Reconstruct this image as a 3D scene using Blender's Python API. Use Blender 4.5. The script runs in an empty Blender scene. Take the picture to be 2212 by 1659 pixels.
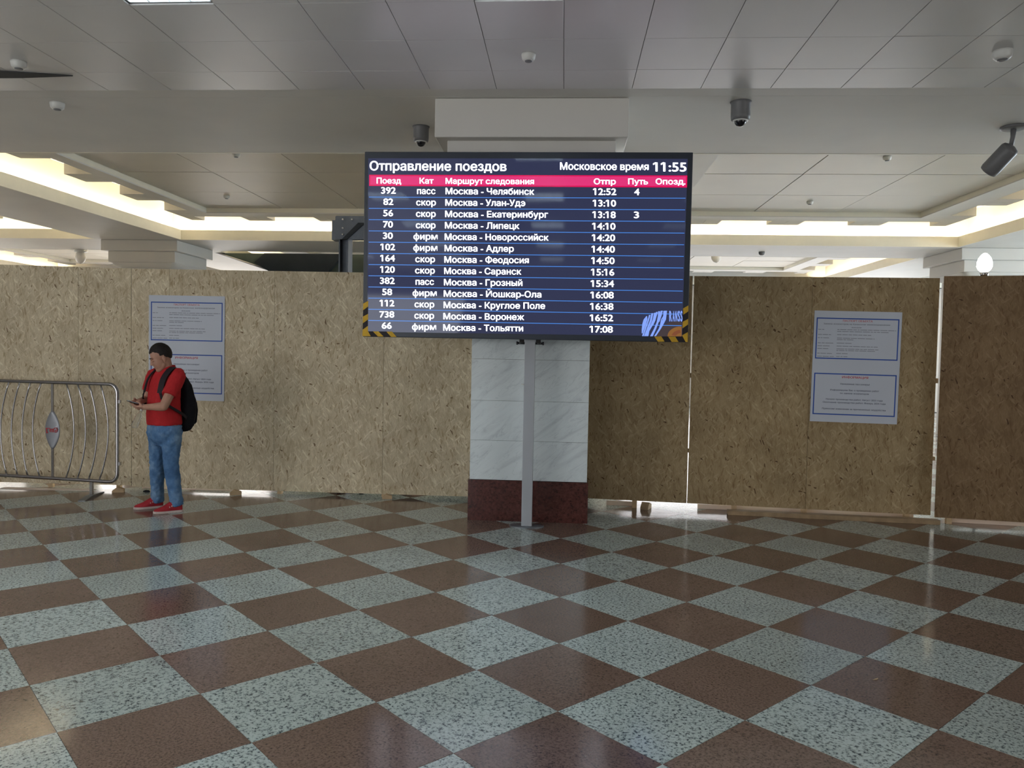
import bpy, bmesh, math, random
from mathutils import Vector, Matrix, noise
from mathutils.geometry import tessellate_polygon
random.seed(7)
D = bpy.data
SC = bpy.context.scene
COL = SC.collection
R = math.radians

# ------------------------------------------------------------------ camera
CAM_H = 1.6436
cam_d = D.cameras.new('camera')
cam_d.sensor_fit = 'HORIZONTAL'; cam_d.sensor_width = 36.0
cam_d.lens = 1686.83 / 2212 * 36.0
cam_d.clip_end = 200
cam = D.objects.new('camera', cam_d); COL.objects.link(cam)
def cam_axes():
    pitch, roll, yaw = -0.0391237, 0.0189321, R(3.76222)
    cp, sp, cr, sr = math.cos(pitch), math.sin(pitch), math.cos(roll), math.sin(roll)
    F = Vector((0, cp, sp)); Rr = Vector((1, 0, 0)); U = Rr.cross(F)
    r = Rr*cr + U*sr; u = -Rr*sr + U*cr
    M = Matrix.Rotation(yaw, 3, 'Z')
    return M@r, M@u, M@F
cr_, cu_, cf_ = cam_axes()
m = Matrix((cr_, cu_, -cf_)).transposed().to_4x4(); m.translation = Vector((0, 0, CAM_H))
cam.matrix_world = m
SC.camera = cam

# ------------------------------------------------------------------ light and exposure
SC.view_settings.view_transform = 'Standard'; SC.view_settings.look = 'None'
SC.view_settings.gamma = 1.0; SC.view_settings.use_curve_mapping = False
SC.view_settings.exposure = 0.0
w = D.worlds.new('world'); SC.world = w; w.use_nodes = True
w.node_tree.nodes['Background'].inputs[0].default_value = (0.7, 0.8, 1, 1)
w.node_tree.nodes['Background'].inputs[1].default_value = 0.3
def area(name, loc, aim, sx, sy, power, col):
    l = D.lights.new(name, 'AREA'); l.shape = 'RECTANGLE'; l.size = sx; l.size_y = sy
    l.energy = power; l.color = col
    o = D.objects.new(name, l); COL.objects.link(o); o.location = loc
    o.rotation_euler = (Vector(aim)-Vector(loc)).to_track_quat('-Z', 'Y').to_euler()
    return o
area('window_daylight_front', (-5.5, -8.8, 1.9), (-4, 8, 1.6), 9, 2.8, 230, (0.90, 0.95, 1.0))  # assumed daylight from behind, added as fill; the front wall has no opening
area('window_daylight_left', (-10.9, -0.5, 1.9), (0, 1, 1.9), 11, 2.8, 500, (0.97, 0.96, 0.95))  # added fill from the left, lifts the near ceiling and floor
area('window_daylight_right', (10.9, -0.5, 1.9), (0, 1, 1.9), 11, 2.8, 300, (0.97, 0.96, 0.95))  # added fill from the right side, out of view
area('window_daylight_far_right', (17.3, 15.0, 1.9), (0, 15, 1.9), 14, 2.8, 1700, (0.76, 0.89, 1.0))  # unseen window assumed from the bluish beam underside; right wall is built solid
area('window_daylight_back_right', (6.5, 25.8, 1.9), (6.5, 8, 1.9), 9, 2.8, 300, (0.97, 0.96, 1.0))  # added to light the far bays, window assumed from a bright ceiling patch
area('window_daylight_back_left', (-11, 25.8, 1.9), (-8, 8, 1.9), 9, 2.8, 330, (1.0, 0.96, 0.93))  # added fill for the left bay panels, no opening behind it
area('window_daylight_far_left', (-17.3, 17.0, 1.9), (0, 17, 1.9), 14, 2.8, 200, (1.0, 0.95, 0.90))  # added fill for the far hall, source unseen
FIX = 24.0       # strength of the recessed ceiling lights
COVE = 80      # strength of the cove tubes

# ------------------------------------------------------------------ materials
MATS = {}
def nmat(name, rough=0.6, spec=0.5, metal=0.0, col=(0.5, 0.5, 0.5)):
    mt = D.materials.new(name); mt.use_nodes = True
    b = mt.node_tree.nodes['Principled BSDF']
    b.inputs['Base Color'].default_value = (*col, 1); b.inputs['Roughness'].default_value = rough
    b.inputs['Specular IOR Level'].default_value = spec; b.inputs['Metallic'].default_value = metal
    MATS[name] = mt
    return mt, mt.node_tree, b
def N(nt, typ, **kw):
    n = nt.nodes.new(typ)
    for k, v in kw.items(): setattr(n, k, v)
    return n
def ramp(nt, stops, interp='LINEAR'):
    r = N(nt, 'ShaderNodeValToRGB'); e = r.color_ramp.elements; r.color_ramp.interpolation = interp
    while len(e) < len(stops): e.new(0.5)
    for i, (p, c) in enumerate(stops):
        e[i].position = p; e[i].color = (*c, 1) if len(c) == 3 else c
    return r
def mix(nt, fac, a, b, bt='MIX'):
    x = N(nt, 'ShaderNodeMix', data_type='RGBA', blend_type=bt)
    for sock, v in ((x.inputs[0], fac), (x.inputs[6], a), (x.inputs[7], b)):
        if hasattr(v, 'links'): nt.links.new(v, sock)
        elif isinstance(v, tuple): sock.default_value = (*v, 1)
        else: sock.default_value = v
    return x.outputs[2]
def coords(nt, scale=(1, 1, 1), rot=(0, 0, 0), rnd=True, space='Object'):
    tc = N(nt, 'ShaderNodeTexCoord'); out = tc.outputs[space]
    if rnd:
        oi = N(nt, 'ShaderNodeObjectInfo'); ad = N(nt, 'ShaderNodeVectorMath', operation='MULTIPLY_ADD')
        nt.links.new(oi.outputs['Random'], ad.inputs[0]); ad.inputs[1].default_value = (37, 53, 71)
        nt.links.new(out, ad.inputs[2]); out = ad.outputs[0]
    mp = N(nt, 'ShaderNodeMapping'); mp.inputs['Scale'].default_value = scale; mp.inputs['Rotation'].default_value = rot
    nt.links.new(out, mp.inputs[0])
    return mp.outputs[0]
def noise_n(nt, vec, scale, detail=3, rough=0.5):
    n = N(nt, 'ShaderNodeTexNoise'); n.inputs['Scale'].default_value = scale
    n.inputs['Detail'].default_value = detail; n.inputs['Roughness'].default_value = rough
    nt.links.new(vec, n.inputs['Vector']); return n.outputs['Fac']
def bump(nt, b, h, strength, dist):
    bp = N(nt, 'ShaderNodeBump'); bp.inputs['Strength'].default_value = strength; bp.inputs['Distance'].default_value = dist
    nt.links.new(h, bp.inputs['Height']); nt.links.new(bp.outputs[0], b.inputs['Normal'])

def plain(name, col, rough=0.6, spec=0.5, metal=0.0, var=0.06, vs=6.0, bmp=0.0, bs=60):
    mt, nt, b = nmat(name, rough, spec, metal, col)
    v = coords(nt)
    f = noise_n(nt, v, vs, 4)
    r = ramp(nt, [(0.3, tuple(c*(1-var) for c in col)), (0.7, tuple(min(1, c*(1+var)) for c in col))])
    nt.links.new(f, r.inputs[0]); nt.links.new(r.outputs[0], b.inputs['Base Color'])
    if bmp: bump(nt, b, noise_n(nt, v, bs, 4), bmp, 0.01)
    return mt
def emis(name, col, strength, rough=0.3, base=(0, 0, 0), spec=0.5):
    mt, nt, b = nmat(name, rough, spec, 0, base)
    b.inputs['Emission Color'].default_value = (*col, 1); b.inputs['Emission Strength'].default_value = strength
    return mt

def granite(name, base, dark, light, thr, rough, scale):
    mt, nt, b = nmat(name, rough, 0.5)
    v = coords(nt)
    n1 = noise_n(nt, v, scale, 5, 0.72)
    r1 = ramp(nt, [(thr-0.07, dark), (thr, tuple(x*0.62+y*0.38 for x, y in zip(base, dark))), (thr+0.05, base), (0.72, light)])
    nt.links.new(n1, r1.inputs[0])
    n2 = noise_n(nt, v, 2.2, 2)
    r2 = ramp(nt, [(0.3, (0.88, 0.88, 0.88)), (0.75, (1.05, 1.05, 1.05))]); nt.links.new(n2, r2.inputs[0])
    oi = N(nt, 'ShaderNodeObjectInfo')
    r3 = ramp(nt, [(0, (0.88, 0.87, 0.86)), (1, (1.06, 1.06, 1.08))]); nt.links.new(oi.outputs['Random'], r3.inputs[0])
    c = mix(nt, 1.0, r1.outputs[0], r2.outputs[0], 'MULTIPLY')
    c = mix(nt, 1.0, c, r3.outputs[0], 'MULTIPLY')
    nt.links.new(c, b.inputs['Base Color'])
    n3 = noise_n(nt, v, 3.5, 3)
    r4 = ramp(nt, [(0.3, (rough*0.8,)*3), (0.8, (rough*1.5,)*3)]); nt.links.new(n3, r4.inputs[0])
    nt.links.new(r4.outputs[0], b.inputs['Roughness'])
    bump(nt, b, noise_n(nt, v, 5, 2), 0.05, 0.01)
    return mt
granite('granite_light', (0.57, 0.66, 0.625), (0.05, 0.07, 0.08), (0.68, 0.77, 0.74), 0.455, 0.13, 62)
granite('granite_brown', (0.205, 0.134, 0.103), (0.060, 0.042, 0.036), (0.30, 0.20, 0.155), 0.43, 0.13, 85)
granite('granite_red', (0.085, 0.026, 0.022), (0.022, 0.01, 0.01), (0.14, 0.05, 0.042), 0.42, 0.16, 45)
plain('grout', (0.05, 0.042, 0.036), 0.8)

def marble():
    mt, nt, b = nmat('marble', 0.22, 0.5)
    v = coords(nt, (1, 1, 1), (0, R(38), 0))
    mp = N(nt, 'ShaderNodeMapping'); mp.inputs['Scale'].default_value = (1.1, 1, 4.2); nt.links.new(v, mp.inputs[0])
    n = N(nt, 'ShaderNodeTexNoise'); n.inputs['Scale'].default_value = 1.6; n.inputs['Detail'].default_value = 9
    n.inputs['Roughness'].default_value = 0.68; n.inputs['Distortion'].default_value = 1.2
    nt.links.new(mp.outputs[0], n.inputs['Vector'])
    r = ramp(nt, [(0.26, (0.50, 0.55, 0.58)), (0.42, (0.68, 0.745, 0.77)), (0.52, (0.74, 0.81, 0.83)), (0.8, (0.77, 0.84, 0.86))])
    nt.links.new(n.outputs['Fac'], r.inputs[0])
    n2 = N(nt, 'ShaderNodeTexNoise'); n2.inputs['Scale'].default_value = 2.6; n2.inputs['Detail'].default_value = 6; n2.inputs['Distortion'].default_value = 0.8
    nt.links.new(mp.outputs[0], n2.inputs['Vector'])
    r2 = ramp(nt, [(0.488, (1, 1, 1)), (0.5, (0.72, 0.74, 0.76)), (0.512, (1, 1, 1))]); nt.links.new(n2.outputs['Fac'], r2.inputs[0])
    nt.links.new(mix(nt, 0.6, r.outputs[0], r2.outputs[0], 'MULTIPLY'), b.inputs['Base Color'])
marble()

def osb(name, tint):
    mt, nt, b = nmat(name, 0.62, 0.3)
    oi = N(nt, 'ShaderNodeObjectInfo')
    tc = N(nt, 'ShaderNodeTexCoord')
    ad = N(nt, 'ShaderNodeVectorMath', operation='MULTIPLY_ADD')
    nt.links.new(oi.outputs['Random'], ad.inputs[0]); ad.inputs[1].default_value = (37, 0.0, 71)
    nt.links.new(tc.outputs['Object'], ad.inputs[2])
    # wobble the strands a little
    wn = N(nt, 'ShaderNodeTexNoise'); wn.inputs['Scale'].default_value = 9; wn.inputs['Detail'].default_value = 2
    nt.links.new(ad.outputs[0], wn.inputs['Vector'])
    wv = N(nt, 'ShaderNodeVectorMath', operation='MULTIPLY_ADD'); wv.inputs[1].default_value = (0.03, 0, 0.03)
    nt.links.new(wn.outputs['Color'], wv.inputs[0]); nt.links.new(ad.outputs[0], wv.inputs[2])
    base = None; hgt = None
    for k, (ang, sx, sz) in enumerate(((8, 75, 11), (-24, 85, 13), (38, 75, 12), (-58, 80, 15), (15, 110, 16))):
        rt = N(nt, 'ShaderNodeVectorRotate', rotation_type='Y_AXIS'); rt.inputs['Angle'].default_value = R(ang)
        nt.links.new(wv.outputs[0], rt.inputs['Vector'])
        sc = N(nt, 'ShaderNodeVectorMath', operation='MULTIPLY'); sc.inputs[1].default_value = (sx, 0.0, sz)
        nt.links.new(rt.outputs[0], sc.inputs[0])
        of = N(nt, 'ShaderNodeVectorMath', operation='ADD'); of.inputs[1].default_value = (13.7*k, 0, 5.1*k)
        nt.links.new(sc.outputs[0], of.inputs[0])
        vo = N(nt, 'ShaderNodeTexVoronoi', voronoi_dimensions='3D', feature='F1', distance='CHEBYCHEV'); vo.inputs['Scale'].default_value = 1
        nt.links.new(of.outputs[0], vo.inputs['Vector'])
        sep = N(nt, 'ShaderNodeSeparateColor'); nt.links.new(vo.outputs['Color'], sep.inputs[0])
        cr = ramp(nt, [(0.0, (0.50, 0.41, 0.27)), (0.12, (0.565, 0.475, 0.32)), (0.6, (0.595, 0.505, 0.345)), (1.0, (0.655, 0.565, 0.40))])
        nt.links.new(sep.outputs[0], cr.inputs[0])
        if base is None: base = cr.outputs[0]; hgt = sep.outputs[2]
        else:
            lt = N(nt, 'ShaderNodeMath', operation='GREATER_THAN'); nt.links.new(sep.outputs[1], lt.inputs[0])
            lt.inputs[1].default_value = (0, 0.42, 0.5, 0.8, 0.62)[k]
            base = mix(nt, lt.outputs[0], base, cr.outputs[0])
    # sparse dark flecks
    for k, (ang, sx, sz, thr, c) in enumerate(((12, 70, 12, 0.965, (0.47, 0.37, 0.23)), (-20, 80, 15, 0.965, (0.46, 0.37, 0.23)), (40, 75, 15, 0.94, (0.72, 0.64, 0.47)), (-50, 85, 17, 0.95, (0.70, 0.61, 0.45)), (22, 85, 24, 0.9975, (0.20, 0.13, 0.07)), (-32, 110, 34, 0.995, (0.32, 0.235, 0.135)), (70, 100, 36, 0.997, (0.19, 0.12, 0.06)), (-5, 110, 26, 0.99, (0.38, 0.28, 0.16)))):
        rt = N(nt, 'ShaderNodeVectorRotate', rotation_type='Y_AXIS'); rt.inputs['Angle'].default_value = R(ang)
        nt.links.new(wv.outputs[0], rt.inputs['Vector'])
        sc = N(nt, 'ShaderNodeVectorMath', operation='MULTIPLY_ADD'); sc.inputs[1].default_value = (sx, 0.0, sz); sc.inputs[2].default_value = (3.3*k+70, 0, 9.1*k)
        nt.links.new(rt.outputs[0], sc.inputs[0])
        vo = N(nt, 'ShaderNodeTexVoronoi', voronoi_dimensions='3D', feature='F1'); vo.inputs['Scale'].default_value = 1
        nt.links.new(sc.outputs[0], vo.inputs['Vector'])
        sep = N(nt, 'ShaderNodeSeparateColor'); nt.links.new(vo.outputs['Color'], sep.inputs[0])
        lt = N(nt, 'ShaderNodeMath', operation='GREATER_THAN'); nt.links.new(sep.outputs[0], lt.inputs[0]); lt.inputs[1].default_value = thr
        base = mix(nt, lt.outputs[0], base, c)
    # fibres and blotches
    fm = N(nt, 'ShaderNodeMapping'); fm.inputs['Scale'].default_value = (150, 1, 14); nt.links.new(wv.outputs[0], fm.inputs[0])
    fb_ = noise_n(nt, fm.outputs[0], 1.0, 3); fr2 = ramp(nt, [(0.3, (0.86, 0.85, 0.83)), (0.7, (1.08, 1.08, 1.08))]); nt.links.new(fb_, fr2.inputs[0])
    base = mix(nt, 1.0, base, fr2.outputs[0], 'MULTIPLY')
    bm_ = N(nt, 'ShaderNodeMapping'); bm_.inputs['Scale'].default_value = (16, 1, 6); nt.links.new(ad.outputs[0], bm_.inputs[0])
    bl = noise_n(nt, bm_.outputs[0], 1.0, 4, 0.6); br2 = ramp(nt, [(0.36, (0.80, 0.76, 0.70)), (0.52, (1.0, 1.0, 1.0))]); nt.links.new(bl, br2.inputs[0])
    base = mix(nt, 0.8, base, br2.outputs[0], 'MULTIPLY')
    n2 = N(nt, 'ShaderNodeTexNoise'); n2.inputs['Scale'].default_value = 2.2; n2.inputs['Detail'].default_value = 4
    nt.links.new(ad.outputs[0], n2.inputs['Vector'])
    r2 = ramp(nt, [(0.32, (0.82, 0.80, 0.78)), (0.7, (1.06, 1.06, 1.06))]); nt.links.new(n2.outputs['Fac'], r2.inputs[0])
    base = mix(nt, 1.0, base, r2.outputs[0], 'MULTIPLY')
    base = mix(nt, 1.0, base, tint, 'MULTIPLY')
    nt.links.new(base, b.inputs['Base Color'])
    bump(nt, b, hgt, 0.15, 0.002)
osb('osb_pale', (1.18, 1.20, 1.24))
osb('osb_tan', (0.68, 0.60, 0.49))
osb('osb_brown', (0.44, 0.34, 0.26))

plain('pine', (0.55, 0.40, 0.24), 0.6, 0.3, var=0.15, vs=12)
plain('pine_dirty', (0.34, 0.24, 0.14), 0.7, 0.3, var=0.2, vs=12)
plain('paint', (0.68, 0.66, 0.62), 0.55, 0.4, var=0.03, vs=1.5)
plain('paint_tile', (0.62, 0.61, 0.60), 0.30, 0.5, var=0.03, vs=1.5)
plain('paint_cream', (0.80, 0.77, 0.66), 0.5, 0.4, var=0.02)
plain('panel_warm', (0.66, 0.62, 0.54), 0.5, 0.4, var=0.03, vs=1.2)
plain('wall_paint', (0.60, 0.55, 0.50), 0.6, 0.3, var=0.04)
plain('dark_gap', (0.04, 0.04, 0.04), 0.8)
plain('plastic_white', (0.70, 0.70, 0.67), 0.4, 0.5, var=0.02)
plain('plastic_grey', (0.16, 0.16, 0.165), 0.45, 0.5, var=0.04)
plain('black_gloss', (0.008, 0.008, 0.012), 0.06, 0.6, var=0.0)
plain('housing', (0.030, 0.038, 0.055), 0.35, 0.5, var=0.05)
plain('pole_paint', (0.40, 0.42, 0.45), 0.35, 0.5, var=0.04, vs=4)
plain('steel_plate', (0.22, 0.24, 0.26), 0.38, 0.5, 0.6, var=0.1)
plain('steel_frame', (0.085, 0.10, 0.125), 0.45, 0.5, 0.3, var=0.15, vs=5)
plain('bolt', (0.6, 0.6, 0.62), 0.4, 0.5, 0.5)
plain('chrome', (0.42, 0.41, 0.42), 0.22, 0.5, 1.0, var=0.08, vs=20)
plain('medallion_metal', (0.30, 0.31, 0.34), 0.45, 0.5, 0.35, var=0.05)
plain('logo_red', (0.50, 0.035, 0.045), 0.5)
plain('tape_yellow', (0.62, 0.37, 0.03), 0.6, 0.3, var=0.08, vs=40)
plain('tape_black', (0.022, 0.018, 0.022), 0.6, 0.3)
plain('green_tarp', (0.035, 0.052, 0.045), 0.55, 0.4, var=0.2, vs=2)
plain('navy_tarp', (0.012, 0.018, 0.026), 0.6, 0.3, var=0.2, vs=2)
plain('paper', (0.60, 0.64, 0.72), 0.55, 0.3, var=0.02, vs=3)
plain('ink_blue', (0.035, 0.10, 0.42), 0.6, 0.3)
plain('ink_dark', (0.085, 0.095, 0.17), 0.7, 0.2)
plain('ink_grey', (0.27, 0.29, 0.35), 0.7, 0.2)
plain('ink_red', (0.55, 0.13, 0.16), 0.7, 0.2)
plain('skin', (0.46, 0.25, 0.175), 0.5, 0.4, var=0.08, vs=14)
plain('lips', (0.36, 0.12, 0.10), 0.5)
plain('hair_dark', (0.016, 0.012, 0.010), 0.55, 0.3, var=0.4, vs=90, bmp=0.6, bs=160)
plain('shirt_red', (0.46, 0.020, 0.024), 0.75, 0.2, var=0.07, vs=30, bmp=0.25, bs=40)
plain('shoe_red', (0.36, 0.018, 0.028), 0.7, 0.3, var=0.12, vs=30, bmp=0.2, bs=120)
plain('sole_pale', (0.60, 0.50, 0.46), 0.6)
plain('pack_black', (0.006, 0.0065, 0.009), 0.75, 0.2, var=0.2, vs=20, bmp=0.3, bs=40)
plain('strap_black', (0.020, 0.014, 0.018), 0.7, 0.3, var=0.1)
def denim():
    mt, nt, b = nmat('denim', 0.8, 0.2)
    v = coords(nt)
    n = noise_n(nt, v, 7, 5, 0.6)
    r = ramp(nt, [(0.34, (0.060, 0.135, 0.27)), (0.5, (0.095, 0.195, 0.36)), (0.68, (0.20, 0.32, 0.48))]); nt.links.new(n, r.inputs[0])
    nt.links.new(r.outputs[0], b.inputs['Base Color'])
    bump(nt, b, noise_n(nt, v, 14, 4), 0.5, 0.02)
denim()
mt, nt, b = nmat('clear_plastic', 0.12, 0.5, 0, (0.9, 0.93, 0.95))
b.inputs['Transmission Weight'].default_value = 1.0; b.inputs['IOR'].default_value = 1.18
mt, nt, b = nmat('globe_glass', 0.3, 0.5, 0, (0.78, 0.76, 0.72))
emis('globe_lit', (1.0, 0.98, 0.92), 5.0, base=(0.8, 0.8, 0.8))
emis('tube_cool', (0.84, 0.95, 1.0), FIX*1.7)
emis('tube_cool_dim', (0.84, 0.95, 1.0), FIX*0.38)
emis('tube_off', (0, 0, 0), 0, 0.3, (0.8, 0.8, 0.8))
emis('tube_warm', (1.0, 0.86, 0.60), COVE)
mt = emis('louvre_box', (0, 0, 0), 0, 0.35, (0.75, 0.78, 0.8))
# the display: an emitting face under a gloss layer
emis('screen_face', (0.030, 0.036, 0.085), 0.9, 0.05, (0.006, 0.007, 0.012), 0.5)
emis('screen_white', (0.88, 0.91, 1.0), 3.2, 0.2)
emis('screen_pink', (0.80, 0.035, 0.20), 0.95, 0.2)
emis('screen_magenta', (0.75, 0.0, 0.09), 1.0, 0.2)
emis('screen_blue', (0.07, 0.26, 0.80), 1.0, 0.2)
emis('screen_skyblue', (0.24, 0.38, 0.95), 1.0, 0.2)
emis('screen_orange', (0.25, 0.11, 0.03), 1.0, 0.2)
emis('screen_rust', (0.20, 0.065, 0.03), 1.0, 0.2)
emis('screen_brown', (0.055, 0.04, 0.045), 1.0, 0.2)
emis('phone_glow', (0.5, 0.6, 0.8), 0.06, 0.1)

# ------------------------------------------------------------------ mesh helpers
def tag(o, label=None, cat=None, group=None, kind=None):
    if label: o['label'] = label
    if cat: o['category'] = cat
    if group: o['group'] = group
    if kind: o['kind'] = kind
    return o
def empty(name, loc=(0, 0, 0), rz=0, label=None, cat=None, group=None):
    o = D.objects.new(name, None); COL.objects.link(o); o.location = loc; o.rotation_euler = (0, 0, rz)
    o.empty_display_size = 0.1
    return tag(o, label, cat, group)
class MB:
    def __init__(s): s.v = []; s.f = []; s.sm = []
    def add(s, vs, fs, smooth=False):
        b = len(s.v); s.v += [tuple(v) for v in vs]; s.f += [tuple(b+i for i in f) for f in fs]; s.sm += [smooth]*len(fs)
        return s
    def box(s, x0, x1, y0, y1, z0, z1, M=None):
        vs = [(x, y, z) for z in (z0, z1) for y in (y0, y1) for x in (x0, x1)]
        if M: vs = [M @ Vector(v) for v in vs]
        return s.add(vs, [(0, 2, 3, 1), (4, 5, 7, 6), (0, 1, 5, 4), (2, 6, 7, 3), (0, 4, 6, 2), (1, 3, 7, 5)])
    def bbox(s, x0, x1, y0, y1, z0, z1, c):      # box with the four long z edges and the top chamfered
        pts = []
        for z, k in ((z0, 0), (z1-c, 0), (z1, c)):
            pts.append([(x0+k, y0+k, z), (x1-k, y0+k, z), (x1-k, y1-k, z), (x0+k, y1-k, z)])
        vs = [p for r in pts for p in r]
        fs = [(3, 2, 1, 0), (8, 9, 10, 11)]
        for r in range(2):
            for i in range(4): j = (i+1) % 4; fs.append((r*4+i, r*4+j, r*4+4+j, r*4+4+i))
        return s.add(vs, fs)
    def tube(s, pts, r, n=8, closed=False, cap=True, sq=False, flat=None):
        P = [Vector(p) for p in pts]; m_ = len(P); rr = r if isinstance(r, (list, tuple)) else [r]*m_
        up = None; rings = []
        for i in range(m_):
            a = P[(i-1) % m_] if (closed or i > 0) else P[i]; c = P[(i+1) % m_] if (closed or i < m_-1) else P[i]
            t = (c-a).normalized()
            if up is None:
                up = Vector((0, 0, 1)) if abs(t.z) < 0.9 else Vector((1, 0, 0))
            u = (up - t*up.dot(t)).normalized(); up = u; w_ = t.cross(u)
            ring = []
            for k in range(n):
                an = 2*math.pi*k/n
                ring.append(P[i] + u*math.cos(an)*rr[i]*(flat or 1) + w_*math.sin(an)*rr[i])
            rings.append(ring)
        vs = [p for r_ in rings for p in r_]; fs = []
        for i in range(m_ if closed else m_-1):
            for k in range(n):
                j = (k+1) % n; i2 = (i+1) % m_
                fs.append((i*n+k, i*n+j, i2*n+j, i2*n+k))
        if cap and not closed: fs += [tuple(range(n))[::-1], tuple((m_-1)*n+k for k in range(n))]
        return s.add(vs, fs, True)
    def lathe(s, prof, n=20, c=(0, 0, 0)):
        vs = []; fs = []
        for (r_, z) in prof:
            for k in range(n):
                a = 2*math.pi*k/n; vs.append((c[0]+r_*math.cos(a), c[1]+r_*math.sin(a), c[2]+z))
        for i in range(len(prof)-1):
            for k in range(n):
                j = (k+1) % n; fs.append((i*n+k, i*n+j, (i+1)*n+j, (i+1)*n+k))
        fs += [tuple(range(n))[::-1], tuple((len(prof)-1)*n+k for k in range(n))]
        return s.add(vs, fs, True)
    def ell(s, c, r, M=None, nu=20, nv=12):
        vs = []; fs = []
        for i in range(nv+1):
            th = math.pi*i/nv
            for k in range(nu):
                a = 2*math.pi*k/nu
                p = Vector((r[0]*math.sin(th)*math.cos(a), r[1]*math.sin(th)*math.sin(a), r[2]*math.cos(th)))
                p = p + Vector(c)
                vs.append(M @ p if M else p)
        for i in range(nv):
            for k in range(nu):
                j = (k+1) % nu; fs.append((i*nu+k, (i+1)*nu+k, (i+1)*nu+j, i*nu+j))
        return s.add(vs, fs, True)
    def cap(s, p0, p1, r0, r1, M=None, n=12):      # capsule between two points
        p0 = Vector(p0); p1 = Vector(p1)
        if M: p0 = M @ p0; p1 = M @ p1
        t = (p1-p0).normalized(); q = []
        for a in (80, 50, 20): q.append((p0 - t*r0*math.sin(R(a)), r0*math.cos(R(a))))
        q.append((p0, r0)); q.append((p1, r1))
        for a in (20, 50, 80): q.append((p1 + t*r1*math.sin(R(a)), r1*math.cos(R(a))))
        return s.tube([x[0] for x in q], [x[1] for x in q], n)
    def loft(s, rings, n=28, pw=2.3):      # rings: (z, cx, cy, rx, ry)
        vs = []; fs = []
        for (z, cx, cy, rx, ry) in rings:
            for k in range(n):
                a = 2*math.pi*k/n; ca, sa = math.cos(a), math.sin(a)
                vs.append((cx+rx*math.copysign(abs(ca)**(2/pw), ca), cy+ry*math.copysign(abs(sa)**(2/pw), sa), z))
        for i in range(len(rings)-1):
            for k in range(n):
                j = (k+1) % n; fs.append((i*n+k, i*n+j, (i+1)*n+j, (i+1)*n+k))
        fs += [tuple(range(n))[::-1], tuple((len(rings)-1)*n+k for k in range(n))]
        return s.add(vs, fs, True)
    def prism(s, poly, y0, y1):      # polygon in x,z extruded along y
        n = len(poly)
        vs = [(x, y0, z) for x, z in poly]+[(x, y1, z) for x, z in poly]
        return s.add(vs, [tuple(range(n)), tuple(range(2*n-1, n-1, -1))]+[(i, n+i, n+(i+1) % n, (i+1) % n) for i in range(n)])
    def build(s, name, mat, parent=None, loc=None, fix=True):
        me = D.meshes.new(name); me.from_pydata(s.v, [], s.f)
        me.polygons.foreach_set('use_smooth', s.sm)
        if fix:
            bm = bmesh.new(); bm.from_mesh(me); bmesh.ops.recalc_face_normals(bm, faces=bm.faces); bm.to_mesh(me); bm.free()
        me.materials.append(MATS[mat] if isinstance(mat, str) else mat); me.update()
        o = D.objects.new(name, me); COL.objects.link(o)
        if parent: o.parent = parent
        if loc: o.location = loc
        return o
def smooth_angle(o, deg=40):
    o.data.set_sharp_from_angle(angle=R(deg)); return o
def bev(o, w_, seg=2):
    md = o.modifiers.new('bevel', 'BEVEL'); md.width = w_; md.segments = seg; md.limit_method = 'ANGLE'; return o
def remesh(o, vox, it=4, fac=0.6, disp=None):
    md = o.modifiers.new('remesh', 'REMESH'); md.mode = 'VOXEL'; md.voxel_size = vox; md.use_smooth_shade = True
    md = o.modifiers.new('smooth', 'SMOOTH'); md.iterations = it; md.factor = fac
    if disp:
        tx = D.textures.new('folds', 'CLOUDS'); tx.noise_scale = disp[1]; tx.noise_depth = 2
        md = o.modifiers.new('folds', 'DISPLACE'); md.texture = tx; md.strength = disp[0]; md.texture_coords = 'LOCAL'; md.mid_level = 0.5
    return o
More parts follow.
